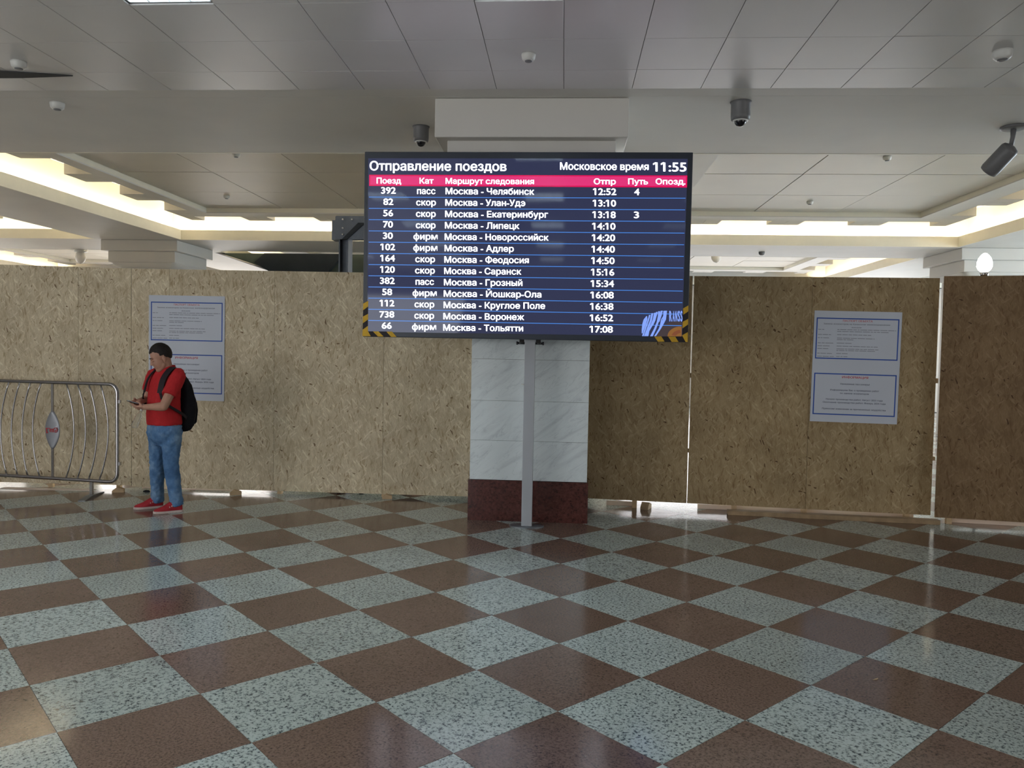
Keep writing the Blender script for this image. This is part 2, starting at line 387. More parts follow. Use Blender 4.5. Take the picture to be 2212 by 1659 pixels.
# a text's outline as polygons, fitted into a box
_tc = {}
def raw_text(s):
    """outline contours of a string, each solid contour filled on its own with the holes that lie in it"""
    if s in _tc: return _tc[s]
    c = D.curves.new('t', 'FONT'); c.body = s
    o = D.objects.new('t', c); COL.objects.link(o); bpy.context.view_layer.update()
    dg = bpy.context.evaluated_depsgraph_get(); cu = o.to_curve(dg)
    loops = []
    for sp in cu.splines:
        P = sp.bezier_points; n = len(P); L = []
        def seg(i, L):
            a, b_ = P[i], P[(i+1) % n]; p0, p1, p2, p3 = a.co, a.handle_right, b_.handle_left, b_.co
            straight = (p1-p0).cross(p3-p0).length < 1e-6 and (p2-p0).cross(p3-p0).length < 1e-6
            for k in range(1 if straight else 4):
                t = k/4; u = 1-t
                q = p0*u**3+p1*3*u*u*t+p2*3*u*t*t+p3*t**3
                if not L or (L[-1][0]-q.x)**2+(L[-1][1]-q.y)**2 > 1e-10: L.append((q.x, q.y))
        if n == 18 and abs(P[0].co.x-P[-1].co.x) < 1e-4:      # soft sign: its outline crosses itself, so bowl and stem apart
            for i in range(7): seg(i, L)
            x0 = P[0].co.x; L += [(P[7].co.x, P[7].co.y), (x0, P[8].co.y), (x0, P[11].co.y)]
            for i in range(12, 17): seg(i, L)
            L.append((P[17].co.x, P[17].co.y))
            loops.append([(P[8].co.x, P[8].co.y), (P[9].co.x, P[9].co.y), (P[10].co.x, P[10].co.y), (P[10].co.x, P[8].co.y)])
        else:
            for i in range(n): seg(i, L)
        if len(L) > 2: loops.append(L)
    o.to_curve_clear(); D.objects.remove(o); D.curves.remove(c)
    ar = lambda L: 0.5*sum(L[i][0]*L[(i+1) % len(L)][1]-L[(i+1) % len(L)][0]*L[i][1] for i in range(len(L)))
    A = [ar(L) for L in loops]
    def inside(p, L):
        r = False
        for i in range(len(L)):
            (x0, y0), (x1, y1) = L[i], L[i-1]
            if (y0 > p[1]) != (y1 > p[1]) and p[0] < (x1-x0)*(p[1]-y0)/(y1-y0)+x0: r = not r
        return r
    solids, holes = [], {i: [] for i in range(len(loops))}
    for h in range(len(loops)):
        c_ = [i for i in range(len(loops)) if i != h and A[i]*A[h] < 0 and abs(A[i]) > abs(A[h]) and all(inside(p, loops[i]) for p in loops[h])]
        if c_: holes[min(c_, key=lambda i: abs(A[i]))].append(h)
        else: solids.append(h)
    vs, fs = [], []
    for i in solids:
        grp = [loops[i]]+[loops[h] for h in holes[i]]; b = len(vs)
        fs += [tuple(b+k for k in t) for t in tessellate_polygon([[Vector((x, y, 0)) for x, y in L] for L in grp])]
        vs += [p for L in grp for p in L]
    _tc[s] = (vs, fs); return _tc[s]
def glyphs(s, bold=0.0):
    vs, fs = raw_text(s); vs = list(vs); fs = list(fs)
    for k, ch in enumerate(s):      # a digit one with its flag
        if ch == '1':
            xr = max(v[0] for v in raw_text(s[:k+1])[0]); st = 0.10
            b = len(vs); vs += [(xr-st, 0.715), (xr-st, 0.60), (xr-st-0.155, 0.51), (xr-st-0.155, 0.615)]; fs.append((b, b+1, b+2, b+3))
    if bold:
        v0, f0 = list(vs), list(fs); vs, fs = [], []
        for l, (dx, dy) in enumerate(((-bold, 0), (bold, 0), (0, bold*0.6), (0, -bold*0.6))):
            b = len(vs); vs += [(x+dx, y+dy, l) for x, y in v0]; fs += [tuple(b+i for i in f) for f in f0]
    return [v if len(v) == 3 else (v[0], v[1], 0) for v in vs], fs
CAPH = max(v[1] for v in raw_text('Н')[0])
def put_text(mb, s, x0, x1, yb, caph, f, bold=0.02, space=1.0, off=0.0):
    vs, fs = glyphs(s, bold)
    a = min(v[0] for v in vs); b_ = max(v[0] for v in vs)
    k = (x1-x0)/(b_-a); q = caph/CAPH
    mb.add([f(x0+(v[0]-a)*k, yb+v[1]*q, off+v[2]*0.00008) for v in vs], fs)

# ------------------------------------------------------------------ floor
X0, X1, Y0, Y1 = -17.5, 17.5, -9.0, 26.2
floor = MB().box(X0, X1, Y0, Y1, -0.12, -0.004).build('floor', 'grout'); tag(floor, kind='structure')
GX, GY, TS = -0.417, 3.971, 0.6
c45 = math.sqrt(0.5)
def tile_mesh(name, mat):
    h = TS/2-0.0008
    me = MB().bbox(-h, h, -h, h, -0.004, 0.0, 0.0007)
    o = me.build(name, mat); COL.objects.unlink(o); D.objects.remove(o)
    return D.meshes[name]
tm = [tile_mesh('tile_brown', 'granite_brown'), tile_mesh('tile_light', 'granite_light')]
rest = [MB(), MB()]
ntile = 0
for i in range(-70, 70):
    for j in range(-70, 70):
        u, v = i+0.5, j+0.5
        x = GX + TS*c45*(u+v); y = GY + TS*c45*(-u+v)
        if not (X0+0.45 < x < X1-0.45 and Y0+0.45 < y < Y1-0.45): continue
        col = (i+j) % 2
        xc = x*cr_.x+y*cr_.y; yc = x*cf_.x+y*cf_.y
        vis = 2.1 < yc < 9.6 and abs(xc) < yc*0.665+0.55 and y < 8.75
        if vis and ntile < 298:
            o = D.objects.new('tile', tm[col]); COL.objects.link(o); o.parent = floor
            o.location = (x, y, random.uniform(-0.0003, 0.0003)); o.rotation_euler = (random.uniform(-1, 1)*0.0006, random.uniform(-1, 1)*0.0006, R(-45)+math.pi/2*random.randrange(4))
            ntile += 1
        else:
            h = TS/2-0.0008; a = h*c45*2
            rest[col].add([(x-a, y, 0), (x, y-a, 0), (x+a, y, 0), (x, y+a, 0)], [(0, 1, 2, 3)])
for col, mtn in ((0, 'granite_brown'), (1, 'granite_light')):
    tag(rest[col].build('tile_field', mtn, floor), kind='stuff')

# ------------------------------------------------------------------ walls and roof
tag(MB().box(X0-0.2, X0, Y0, Y1, 0, 4.9).build('wall_left', 'wall_paint'), kind='structure')
tag(MB().box(X1, X1+0.2, Y0, Y1, 0, 4.9).build('wall_right', 'wall_paint'), kind='structure')
tag(MB().box(X0, X1, Y1, Y1+0.2, 0, 4.9).build('wall_back', 'wall_paint'), kind='structure')
tag(MB().box(X0, X1, Y0-0.2, Y0, 0, 4.9).build('wall_front', 'wall_paint'), kind='structure')
ceiling = MB().box(X0, X1, Y0, Y1, 4.80, 4.90).build('ceiling', 'paint'); tag(ceiling, kind='structure')

def wall_with_added_window(name, x, sgn, n):  # side wall with an added, unseen window around the fill light
    w_ = MB(); a, b_ = (x, x+0.2*sgn); a, b_ = min(a, b_), max(a, b_)
    w_.box(a, b_, Y0, -6.0, 0, 4.8).box(a, b_, 5.0, 8.45, 0, 4.8).box(a, b_, -6.0, 5.0, 0, 0.5).box(a, b_, -6.0, 5.0, 3.3, 4.8)
    tag(w_.build(name, 'wall_paint'), kind='structure')
    f_ = MB(); f_.box(a+0.06, b_-0.06, -6.0, 5.0, 0.5, 0.56).box(a+0.06, b_-0.06, -6.0, 5.0, 3.24, 3.3)
    for k in range(6): yy = -6.0+k*(11.0-0.06)/5; f_.box(a+0.06, b_-0.06, yy, yy+0.06, 0.5, 3.3)
    win = f_.build('window_%d' % n, 'plastic_white'); tag(win, kind='structure')  # added window frame out of view, gives the side fill a setting
    MB().box(x+0.10*sgn-0.003, x+0.10*sgn+0.003, -6.0, 5.0, 0.56, 3.24).build('pane', 'globe_glass', win)
wall_with_added_window('wall_left_near', -11.0, -1, 1)
wall_with_added_window('wall_right_near', 11.0, 1, 2)
tag(MB().box(X0, -7.45, 8.45, 8.6, 0, 4.0).build('trim_1', 'wall_paint'), kind='structure')
tag(MB().box(6.25, X1, 8.45, 8.6, 0, 4.0).build('trim_2', 'wall_paint'), kind='structure')
# near ceiling of square metal tiles, z 4.08, with recessed lights
NZ = 4.005; TX = 0.598; TY = 0.638; YF = 6.566; YT = 7.03; CX0 = -0.35-TX/2; CYE = 7.25
lightcells = {}
FIXC = (-4, 0, 4, 8, -8); ROWS = (2, 6, 10, 14, 18)
ctile = MB().bbox(-TX/2+0.002, TX/2-0.002, -TY/2+0.002, TY/2-0.002, -0.012, 0.0, 0.002)
ctile.v = [(x, y, -z-0.012) for x, y, z in ctile.v]
_o = ctile.build('ceiling_tile_mesh', 'paint_tile'); ctm = _o.data; D.objects.remove(_o)
farfield = MB()
for i in range(-26, 27):
    for j in range(-1, 23):
        x = -0.35+i*TX; y = YF-(j+0.5)*TY
        if y < Y0+0.4 or abs(x) > 17: continue
        if i in FIXC and j in ROWS: continue
        if j < 5 and -11 <= i <= 9:
            o = D.objects.new('ceiling_tile', ctm); COL.objects.link(o); o.parent = ceiling
            o.location = (x, y, NZ)
            if j == -1: o.scale = (1, (YT-YF-0.004)/TY, 1); o.location.y = (YT+YF)/2
            o.rotation_euler = (random.uniform(-1, 1)*0.0035, random.uniform(-1, 1)*0.0035, 0)
        else:
            farfield.add([(x-TX/2, y-TY/2, NZ), (x+TX/2, y-TY/2, NZ), (x+TX/2, y+TY/2, NZ), (x-TX/2, y+TY/2, NZ)], [(0, 1, 2, 3)])
tag(farfield.build('ceiling_tile_field', 'paint_tile', ceiling), kind='stuff')
MB().box(X0, X1, Y0, CYE, NZ+0.14, NZ+0.17).build('ceiling_backing', 'dark_gap', ceiling)

# recessed louvre lights
def louvre_light(x, y, label=None, tm_='tube_cool'):
    root = empty('ceiling_light', (x, y, NZ), 0, label, 'light', 'recessed louvre lights in the near ceiling')
    a, b_ = TX/2-0.004, TY/2-0.004
    MB().box(-a, a, -b_, b_, 0.10, 0.115).box(-a, -a+0.01, -b_, b_, 0, 0.10).box(a-0.01, a, -b_, b_, 0, 0.10).box(-a, a, -b_, -b_+0.01, 0, 0.10).box(-a, a, b_-0.01, b_, 0, 0.10).build('housing', 'louvre_box', root)
    for k in range(4):
        xx = -a+0.07+k*(2*a-0.14)/3
        MB().tube([(xx, -b_+0.03, 0.07), (xx, b_-0.03, 0.07)], 0.013, 8).build('tube', tm_, root)
    lv = MB()
    for k in range(1, 10): yy = -b_+k*2*b_/10; lv.box(-a+0.01, a-0.01, yy-0.0012, yy+0.0012, 0.0, 0.052)
    for k in range(1, 4): xx = -a+k*2*a/4; lv.box(xx-0.003, xx+0.003, -b_+0.01, b_-0.01, 0.0, 0.052)
    lv.build('louvre', 'louvre_box', root)
    return root
NAME = {(-4, 2): 'leftmost recessed louvre light at the top edge of the photo', (0, 2): 'recessed louvre light above the display board, middle of the top edge',
        (4, 2): 'rightmost recessed louvre light on the near ceiling, bluish glow'}
for i in FIXC:
    for j in ROWS:
        l = louvre_light(-0.35+i*TX, YF-(j+0.5)*TY, NAME.get((i, j), 'recessed louvre light in the near ceiling above or behind the camera'), {4: 'tube_cool_dim', 8: 'tube_off'}.get(i, 'tube_cool'))

# beams: undersides at z 4.0
XL = [(-10.42, -8.43), (-1.34, 0.64), (8.03, 10.0)]      # beams running away from the camera
YL = [(CYE, 9.30), (16.70, 18.62)]                        # beams running across
SH = 0.35
MB().box(X0, X1, CYE, 9.30-SH, 4.0, 4.80).build('beam', 'paint', ceiling)
MB().box(X0, X1, 16.70+SH, 18.62-SH, 4.0, 4.80).build('beam', 'paint', ceiling)
MB().box(X0, X1, 26.0, 26.2, 4.0, 4.80).build('beam', 'paint', ceiling)
for (a, b_) in XL:
    for (y0, y1) in ((9.30-SH, 16.70+SH), (18.62-SH, 26.0)):
        MB().box(a+SH, b_-SH, y0, y1, 4.0, 4.80).build('beam', 'paint', ceiling)
# the thin shadow gap and moulding at the near beam's front face
MB().box(X0, X1, YT+0.012, CYE-0.004, 4.0, 4.03).build('beam_edging', 'paint', ceiling)
MB().box(X0, X1, CYE-0.004, CYE, 4.004, 4.03).build('shadow_gap', 'dark_gap', ceiling)

def bay(x0, x1, y0, y1):
    LH = 0.21; t = 0.03; ZT = 4.34; ZP = 4.44; MD = 1.55
    cx, cy = (x0+x1)/2, (y0+y1)/2; px0, px1 = cx-1.5*MD, cx+1.5*MD; py0, py1 = cy-1.5*MD, cy+1.5*MD
    # shelves with upstand lips
    lip = MB()
    e_ = 0.006
    lip.box(x0-SH, x1+SH, y0-SH, y0-e_, 4.0, 4.025).box(x0-SH, x1+SH, y1+e_, y1+SH, 4.0, 4.025)
    lip.box(x0-SH, x0-e_, y0-e_, y1+e_, 4.0, 4.025).box(x1+e_, x1+SH, y0-e_, y1+e_, 4.0, 4.025)
    lip.build('cove_shelf', 'paint', ceiling)
    for bx in ((x0-t, x1+t, y0-t, y0), (x0-t, x1+t, y1, y1+t), (x0-t, x0, y0, y1), (x1, x1+t, y0, y1)):
        MB().box(*bx, 3.997, 4.0+LH).build('cove_lip', 'paint_cream', ceiling)
    for p, q in (((x0, y0-0.2), (x1, y0-0.2)), ((x0, y1+0.2), (x1, y1+0.2)), ((x0-0.2, y0), (x0-0.2, y1)), ((x1+0.2, y0), (x1+0.2, y1))):
        MB().tube([(*p, 4.085), (*q, 4.085)], 0.022, 6).build('cove_tube', 'tube_warm', ceiling)
    # 3 x 3 ceiling panels
    for i in range(3):
        for j in range(3):
            MB().box(px0+i*MD+0.008, px0+(i+1)*MD-0.008, py0+j*MD+0.008, py0+(j+1)*MD-0.008, ZP+random.uniform(0, 0.006), ZP+0.03).build('ceiling_panel', 'panel_warm', ceiling)
    MB().box(px0, px1, py0, py1, ZP+0.05, ZP+0.06).build('panel_backing', 'dark_gap', ceiling)
    # lower border strip with sunk rectangular pits
    so, pit_l, pit_w, pd = 0.50, 0.98, 0.46, 0.20
    st = MB(); pits = MB()
    ox0, ox1, oy0, oy1 = x0+so, x1-so, y0+so, y1-so
    def side(ax, a0, a1, b0, b1, n, out):
        # strip running along axis ax from a0 to a1, across from b0 to b1
        L = (a1-a0)/n; bc = (b0+b1)/2
        def bx(p0, p1, q0, q1, z0, z1, M=st):
            if ax == 'x': M.box(p0, p1, q0, q1, z0, z1)
            else: M.box(q0, q1, p0, p1, z0, z1)
        nw = 0.46      # notches cut from the cove side
        inn = (b0+nw, b1) if out < 0 else (b0, b1-nw); nt_ = (b0, b0+nw) if out < 0 else (b1-nw, b1)
        bx(a0, a1, *inn, ZT, ZT+0.02)
        for k in range(n):
            c = a0+(k+0.5)*L
            bx(a0+k*L+0.004, c-pit_l/2, *nt_, ZT, ZT+pd, pits); bx(c+pit_l/2, a0+(k+1)*L-0.004, *nt_, ZT, ZT+pd, pits)
        bx(a0, a1, nt_[0], nt_[1], ZT+pd, ZT+pd+0.02)
        w0 = nt_[1] if out < 0 else nt_[0]-0.01
        bx(a0, a1, w0, w0+0.01, ZT+0.02, ZT+pd, pits)
    side('x', ox0, ox1, oy0, py0, 4, -1); side('x', ox0, ox1, py1, oy1, 4, 1)
    side('y', py0, py1, ox0, px0, 3, -1); side('y', py0, py1, px1, ox1, 3, 1)
    st.build('border_strip', 'paint', ceiling); pits.build('border_pit', 'paint', ceiling)
    e = MB()
    e.box(px0-0.02, px1+0.02, py0-0.02, py0, ZT+0.02, ZP+0.04).box(px0-0.02, px1+0.02, py1, py1+0.02, ZT+0.02, ZP+0.04)
    e.box(px0-0.02, px0, py0, py1, ZT+0.02, ZP+0.04).box(px1, px1+0.02, py0, py1, ZT+0.02, ZP+0.04)
    e.build('panel_edging', 'paint_cream', ceiling)
for (bx0, bx1) in ((-17.2, -10.42), (-8.43, -1.34), (0.64, 8.03), (10.0, 17.2)):
    for (by0, by1) in ((9.30, 16.70), (18.62, 25.9)):
        bay(bx0, bx1, by0, by1)

# ------------------------------------------------------------------ columns
def capital(root, cx, cy, h1=0.88, h2=0.79, zt=4.0, z1=3.64, z2=3.30, mat='paint'):
    bev(MB().box(cx-h1, cx+h1, cy-h1, cy+h1, z1, zt-0.002).build('capital_block', mat, root), 0.01)
    bev(MB().box(cx-h2, cx+h2, cy-h2, cy+h2, z2, z1).build('capital_step', mat, root), 0.01)
# near column: marble slabs over a red granite plinth
near = empty('column', (-0.325, 8.165, 0), 0, 'square column behind the display board, white veined marble over dark red granite plinth', 'column')
cw = 0.575
MB().box(-cw+0.03, cw-0.03, -cw+0.03, cw-0.03, 0, 3.30).build('column_core', 'grout', near)
zs = [0.402, 0.79, 1.18, 1.585, 1.97, 2.36, 2.75, 3.3]
for k in range(len(zs)-1):
    for sx in (0, 1):
        for face in range(4):
            if face in (1, 2, 3) and sx == 1: continue
            g = 0.0012
            if face == 0: bxs = (-cw+g if sx == 0 else g, -g if sx == 0 else cw-g, -cw, -cw+0.029)
            elif face == 1: bxs = (-cw, -cw+0.029, -cw+0.031, cw)
            elif face == 2: bxs = (cw-0.029, cw, -cw+0.031, cw)
            else: bxs = (-cw+0.031, cw-0.031, cw-0.029, cw)
            MB().box(*bxs, zs[k]+g, zs[k+1]-g).build('marble_slab', 'marble', near)
pw_ = cw+0.012
for x0_, x1_ in ((-pw_, -0.001), (0.001, pw_)):
    MB().box(x0_, x1_, -pw_, -cw+0.03, 0, 0.40).build('plinth_slab', 'granite_red', near)
for s_ in (-1, 1):
    MB().box(min(s_*pw_, s_*(cw-0.03)), max(s_*pw_, s_*(cw-0.03)), -cw+0.031, pw_, 0, 0.40).build('plinth_slab', 'granite_red', near)
capital(near, -0.025, 0.01, 0.895, 0.79)
def far_column(cx, cy, label):
    root = empty('column', (cx, cy, 0), 0, label, 'column')
    MB().box(-0.575, 0.575, -0.575, 0.575, 0, 3.52).build('shaft', 'paint', root)
    MB().loft([(3.40, 0, 0, 0.60, 0.60), (3.44, 0, 0, 0.70, 0.70), (3.50, 0, 0, 0.76, 0.76), (3.52, 0, 0, 0.77, 0.77)], 40, 12).build('capital_moulding', 'paint', root)
    capital(root, 0, 0, 0.875, 0.77, 4.0, 3.76, 3.52)
    return root
far_column(-9.43, 17.66, 'pale painted column with stepped capital rising behind the left hoarding')
far_column(9.02, 17.66, 'pale column with stepped capital far behind the right hoarding, beside the lit globe lamp')

# ------------------------------------------------------------------ hoardings of strand board
def hoard(name_label, p0, p1, z0, z1, cuts, mat, gaps=None, t=0.012, zb=None):
    """p0, p1: floor points of the board's face; cuts: distances of joints along it"""
    a = Vector((p0[0], p0[1], 0)); b_ = Vector((p1[0], p1[1], 0)); d = b_-a; L = d.length
    root = empty('hoarding', a, math.atan2(d.y, d.x), name_label, 'hoarding')
    cs = [0]+cuts+[L]
    for i in range(len(cs)-1):
        g = 0.0015
        za = z0[0]+(z0[1]-z0[0])*cs[i]/L; zc = z0[0]+(z0[1]-z0[0])*cs[i+1]/L
        ta = z1[0]+(z1[1]-z1[0])*cs[i]/L; tc_ = z1[0]+(z1[1]-z1[0])*cs[i+1]/L
        x0_, x1_ = cs[i]+g, cs[i+1]-g
        mb = MB()
        if gaps and i in gaps: x0b, x0t = x0_+gaps[i][0], x0_+gaps[i][1]
        else: x0b = x0t = x0_
        off = random.uniform(0, 0.003)
        mb.add([(x0b, off, za), (x1_, off, zc), (x1_, off+t, zc), (x0b, off+t, za), (x0t, off, ta), (x1_, off, tc_), (x1_, off+t, tc_), (x0t, off+t, ta)],
               [(0, 3, 2, 1), (4, 5, 6, 7), (0, 1, 5, 4), (1, 2, 6, 5), (2, 3, 7, 6), (3, 0, 4, 7)])
        mb.build('board', mat, root)
    return root, L
def batten(root, x0, x1, y0, y1, z0, z1, mat='pine'):
    return MB().box(x0, x1, y0, y1, z0, z1).build('batten', mat, root)
# left hoarding: two lengths, the leftmost stands slightly forward
hl, L = hoard('long pale strand-board hoarding left of the marble column', (-4.915, 8.60), (-0.915, 8.60), (0.034, 0.040), (2.525, 2.505), [0.44, 1.66, 2.91, 3.9], 'osb_pale')
for x in (0.25, 1.7, 2.9, 3.9): batten(hl, x, x+0.05, 0.02, 0.07, 0.0, 2.45)
batten(hl, 0.0, L, 0.02, 0.07, 2.3, 2.35); batten(hl, 0.0, L, 0.02, 0.07, 0.30, 0.35)
hl2, L2 = hoard('pale strand-board hoarding behind the crowd barrier, at the left edge', (-7.4, 8.52), (-4.917, 8.59), (0.05, 0.05), (2.56, 2.525), [0.62, 1.87], 'osb_pale')
for x in (0.3, 1.5, 2.3): batten(hl2, x, x+0.05, 0.02, 0.06, 0.0, 2.45)
batten(hl2, 0.0, L2-0.05, 0.02, 0.06, 2.3, 2.35)
# right hoarding
pr0, pr1 = (0.27, 8.46), (3.815, 8.28)
hr, LR = hoard('tan strand-board hoarding right of the column with a notice', pr0, pr1, (0.088, 0.055), (2.50, 2.495), [1.075, 2.30], 'osb_tan', {1: (0.004, 0.014)})
for x in (0.5, 1.55, 2.27, 3.3): batten(hr, x, x+0.05, 0.02, 0.07, 0.0, 2.44)
batten(hr, 0.0, 1.06, 0.02, 0.07, 2.3, 2.35); batten(hr, 1.10, LR, 0.02, 0.07, 2.3, 2.35)
batten(hr, 0, LR+0.03, 0.02, 0.07, 1.42, 1.47); batten(hr, 0, LR+0.03, 0.02, 0.07, 0.62, 0.66)
hf, LF = hoard('dark brown strand-board hoarding at the right edge of the photo', (3.785, 8.13), (6.2, 7.83), (0.065, 0.05), (2.50, 2.52), [1.22], 'osb_brown')
for x in (0.12, 1.2, 2.2): batten(hf, x, x+0.05, 0.02, 0.07, 0.0, 2.44)
batten(hf, 0.02, LF, 0.02, 0.07, 2.3, 2.35)
# loose timber on the floor
def plank(name, a, b_, h, w_, label, mat='pine', cat='plank', z=0.0):
    a = Vector((*a, z)); b_ = Vector((*b_, z)); d = b_-a
    o = MB().box(0, d.length, 0, w_, 0, h).build(name, mat, None, a); o.rotation_euler = (0, 0, math.atan2(d.y, d.x)); bev(o, 0.003)
    return tag(o, label, cat)
plank('plank', (1.745, 8.230), (3.815, 8.065), 0.045, 0.10, 'long timber batten lying on the floor before the right hoarding', 'pine_dirty')
def wedge(x, y, rz, label, s=1.0, mat='pine'):
    o = MB().prism([(0, 0), (0.12*s, 0), (0.12*s, 0.035*s), (0.05*s, 0.06*s), (0, 0.02*s)], 0, 0.07*s).build('timber_offcut', mat, None, (x, y, 0.0)); o.rotation_euler = (0, 0, rz)
    return tag(o, label, 'wood block')
wedge(-5.02, 8.38, 0.3, 'small timber offcut on the floor by the barrier foot')
wedge(-3.68, 8.43, 0.5, 'small timber offcut under the pale hoarding right of the man', 1.0)
wedge(-1.98, 8.50, 0.2, 'timber offcut on the floor under the pale hoarding, left of the column', 0.9)
wedge(0.93, 8.36, 1.2, 'dark timber offcut in the gap under the right hoarding by the column', 1.2, 'pine_dirty')
wedge(2.38, 8.31, 0.0, 'timber offcut resting behind the long batten', 0.6)
# packing strips lying under the boards
plain('pale_board', (0.80, 0.68, 0.58), 0.6, 0.3, var=0.05)
plank('packing_strip', (-6.35, 8.39), (-5.30, 8.44), 0.006, 0.10, 'pale board strip on the floor behind the barrier foot', 'pale_board')
plank('packing_strip', (-4.85, 8.70), (-3.70, 8.70), 0.026, 0.03, 'pale board strip at the hoarding foot behind the man', 'pale_board')
plank('packing_strip', (0.50, 8.56), (0.80, 8.545), 0.05, 0.02, 'short pale board strip under the right hoarding, next to the column', 'pale_board')
plank('packing_strip', (1.48, 8.52), (3.70, 8.405), 0.05, 0.02, 'long pale board strip under the right hoarding behind the batten', 'pale_board')
plank('packing_strip', (3.98, 8.215), (6.1, 7.955), 0.05, 0.02, 'pale board strip along the foot of the right-edge hoarding', 'pale_board')
for k, (x, lab) in enumerate(((-2.56, 'left dark rubber wheel seen under the pale hoarding'), (-2.30, 'right dark rubber wheel seen under the pale hoarding'))):
    o = MB().tube([(0, 0, 0), (0.04, 0, 0)], 0.05, 16).build('castor_wheel', 'pack_black', None, (x, 8.75, 0.05)); tag(o, lab, 'wheel')
    MB().tube([(-0.01, 0, 0), (0.05, 0, 0)], 0.015, 8).build('hub', 'chrome', o)
o = MB().tube([(0, 0, 0.01), (0.03, 0.0, 0.014), (0.055, 0.01, 0.012), (0.075, 0, 0.01)], [0.007, 0.014, 0.013, 0.006], 8).build('litter_scrap', 'pack_black', None, (-4.70, 8.46, 0.0)); tag(o, 'crumpled dark scrap on the floor behind the man', 'litter')
o = MB().tube([(0, 0, 0.0015), (0.018, 0.004, 0.004), (0.03, 0.016, 0.003), (0.034, 0.03, 0.001)], [0.001, 0.006, 0.005, 0.001], 6, flat=0.35).build('dry_leaf', 'pine', None, (1.62, 4.07, 0.0005)); tag(o, 'tiny dry yellow leaf on a brown floor tile at right', 'leaf')

# ------------------------------------------------------------------ display board
SY = 7.15
TLx, TRx, BRx, BLx = (789.2, 326.0), (1498.5, 331.0), (1484.6, 739.8), (782.6, 727.6)
BW0, BW1, BZ0, BZ1 = -1.868, 1.114, 1.774, 3.472
def board_uv(px, py):
    u, v = 0.5, 0.5
    for _ in range(6):
        xl = TLx[0]+(BLx[0]-TLx[0])*v; xr = TRx[0]+(BRx[0]-TRx[0])*v; u = (px-xl)/(xr-xl)
        yt = TLx[1]+(TRx[1]-TLx[1])*u; yb = BLx[1]+(BRx[1]-BLx[1])*u; v = (py-yt)/(yb-yt)
    return u, v
def bpt(px, py, off=0.0):      # a point of the board face; px measured in the display's own grid
    u, v = board_uv(px, py)
    return (BW0+(BW1-BW0)*u, SY-0.002-off, BZ1+(BZ0-BZ1)*v)
C5 = lambda x, y: (780+x/3.0301, 320+y/3.0301)
board = empty('display_board', (-0.32, 7.36, 0), 0, 'large train departure display board on a grey pole in front of the marble column', 'display')
def bb(mb, name, mat, **k):
    ox, oy = -0.32, 7.36
    mb.v = [(x-ox, y-oy, z) for x, y, z in mb.v]
    return mb.build(name, mat, board, **k)
h = bb(MB().box(BW0, BW1, SY, SY+0.13, BZ0, BZ1), 'housing', 'housing'); bev(h, 0.006)
bb(MB().box(-1.0, 0.3, SY+0.13, SY+0.16, 1.95, 3.3), 'rear_box', 'housing')
def quad(mb, pts, off, crop=True):
    P = [bpt(*(C5(*p) if crop else p), off) for p in pts]
    mb.add(P, [tuple(range(len(P)))]); return mb
bb(quad(MB(), [(52, 62), (2142, 76), (2098, 1232), (40, 1204)], 0.0005), 'screen', 'screen_face')
bb(quad(MB(), [(58, 170), (2139, 184), (2136, 262), (57, 243)], 0.001), 'header_bar', 'screen_magenta')
bb(quad(MB(), [(66, 178), (2130, 191), (2127, 253), (65, 236)], 0.0015), 'header_fill', 'screen_pink')
for i in range(12):
    yl = 316+i*(1128-316)/11; yr = 331+i*(1163-331)/11; xl = 56-i*0.8; xr = 2126-i*2.8
    bb(quad(MB(), [(xl, yl-2.2), (xr, yr-2.2), (xr, yr+2.2), (xl, yl+2.2)], 0.001), 'row_line', 'screen_blue')
def T(s, x0, x1, yb, ch, bold=0.020, sl=0.0095):
    txt = MB()
    f = lambda x, y, off: bpt(*C5(x, yb-(y-yb)+(x-x0)*sl), off)
    put_text(txt, s, x0, x1, yb, ch, f, bold, off=0.003)
    bb(txt, 'lettering', 'screen_white', fix=False)
T('Отправление поездов', 62, 970, 141, 60)
T('Московское время', 1320, 1892, 143, 47)
T('11:55', 1920, 2133, 156, 60)
for s, a, c, yb in (('Поезд', 108, 272, 227), ('Кат', 395, 488, 229), ('Маршрут следования', 568, 1150, 231), ('Отпр', 1538, 1680, 238), ('Путь', 1760, 1887, 239), ('Опозд.', 1936, 2126, 240)):
    T(s, a, c, yb, 37)
rows = [('392', 'пасс', 'Челябинск', 1150, '12:52'), ('82', 'скор', 'Улан-Удэ', 1092, '13:10'), ('56', 'скор', 'Екатеринбург', 1240, '13:18'), ('70', 'скор', 'Липецк', 1052, '14:10'),
        ('30', 'фирм', 'Новороссийск', 1242, '14:20'), ('102', 'фирм', 'Адлер', 1015, '14:40'), ('164', 'скор', 'Феодосия', 1113, '14:50'), ('120', 'скор', 'Саранск', 1063, '15:16'),
        ('382', 'пасс', 'Грозный', 1070, '15:34'), ('58', 'фирм', 'Йошкар-Ола', 1193, '16:08'), ('112', 'скор', 'Круглое Поле', 1217, '16:38'), ('738', 'скор', 'Воронеж', 1080, '16:52'), ('66', 'фирм', 'Тольятти', 1073, '17:08')]
kw_ = {'пасс': 122, 'скор': 131, 'фирм': 160}
for i, (n_, k_, r_, xe, t_) in enumerate(rows):
    wn_ = 98 if len(n_) == 3 else 66
    c1 = 187-i*1.33; c2 = 439-i*1.6; c3 = 1608-i*2.35; x3 = 567-i*1.67
    T(n_, c1-wn_/2, c1+wn_/2, 293+i*74.1, 43)
    T(k_, c2-kw_[k_]/2, c2+kw_[k_]/2, 297+i*74.4, 41)
    T('Москва - '+r_, x3, xe, 299+i*74.7, 41)
    T(t_, c3-75, c3+75, 307+i*75.0, 44)
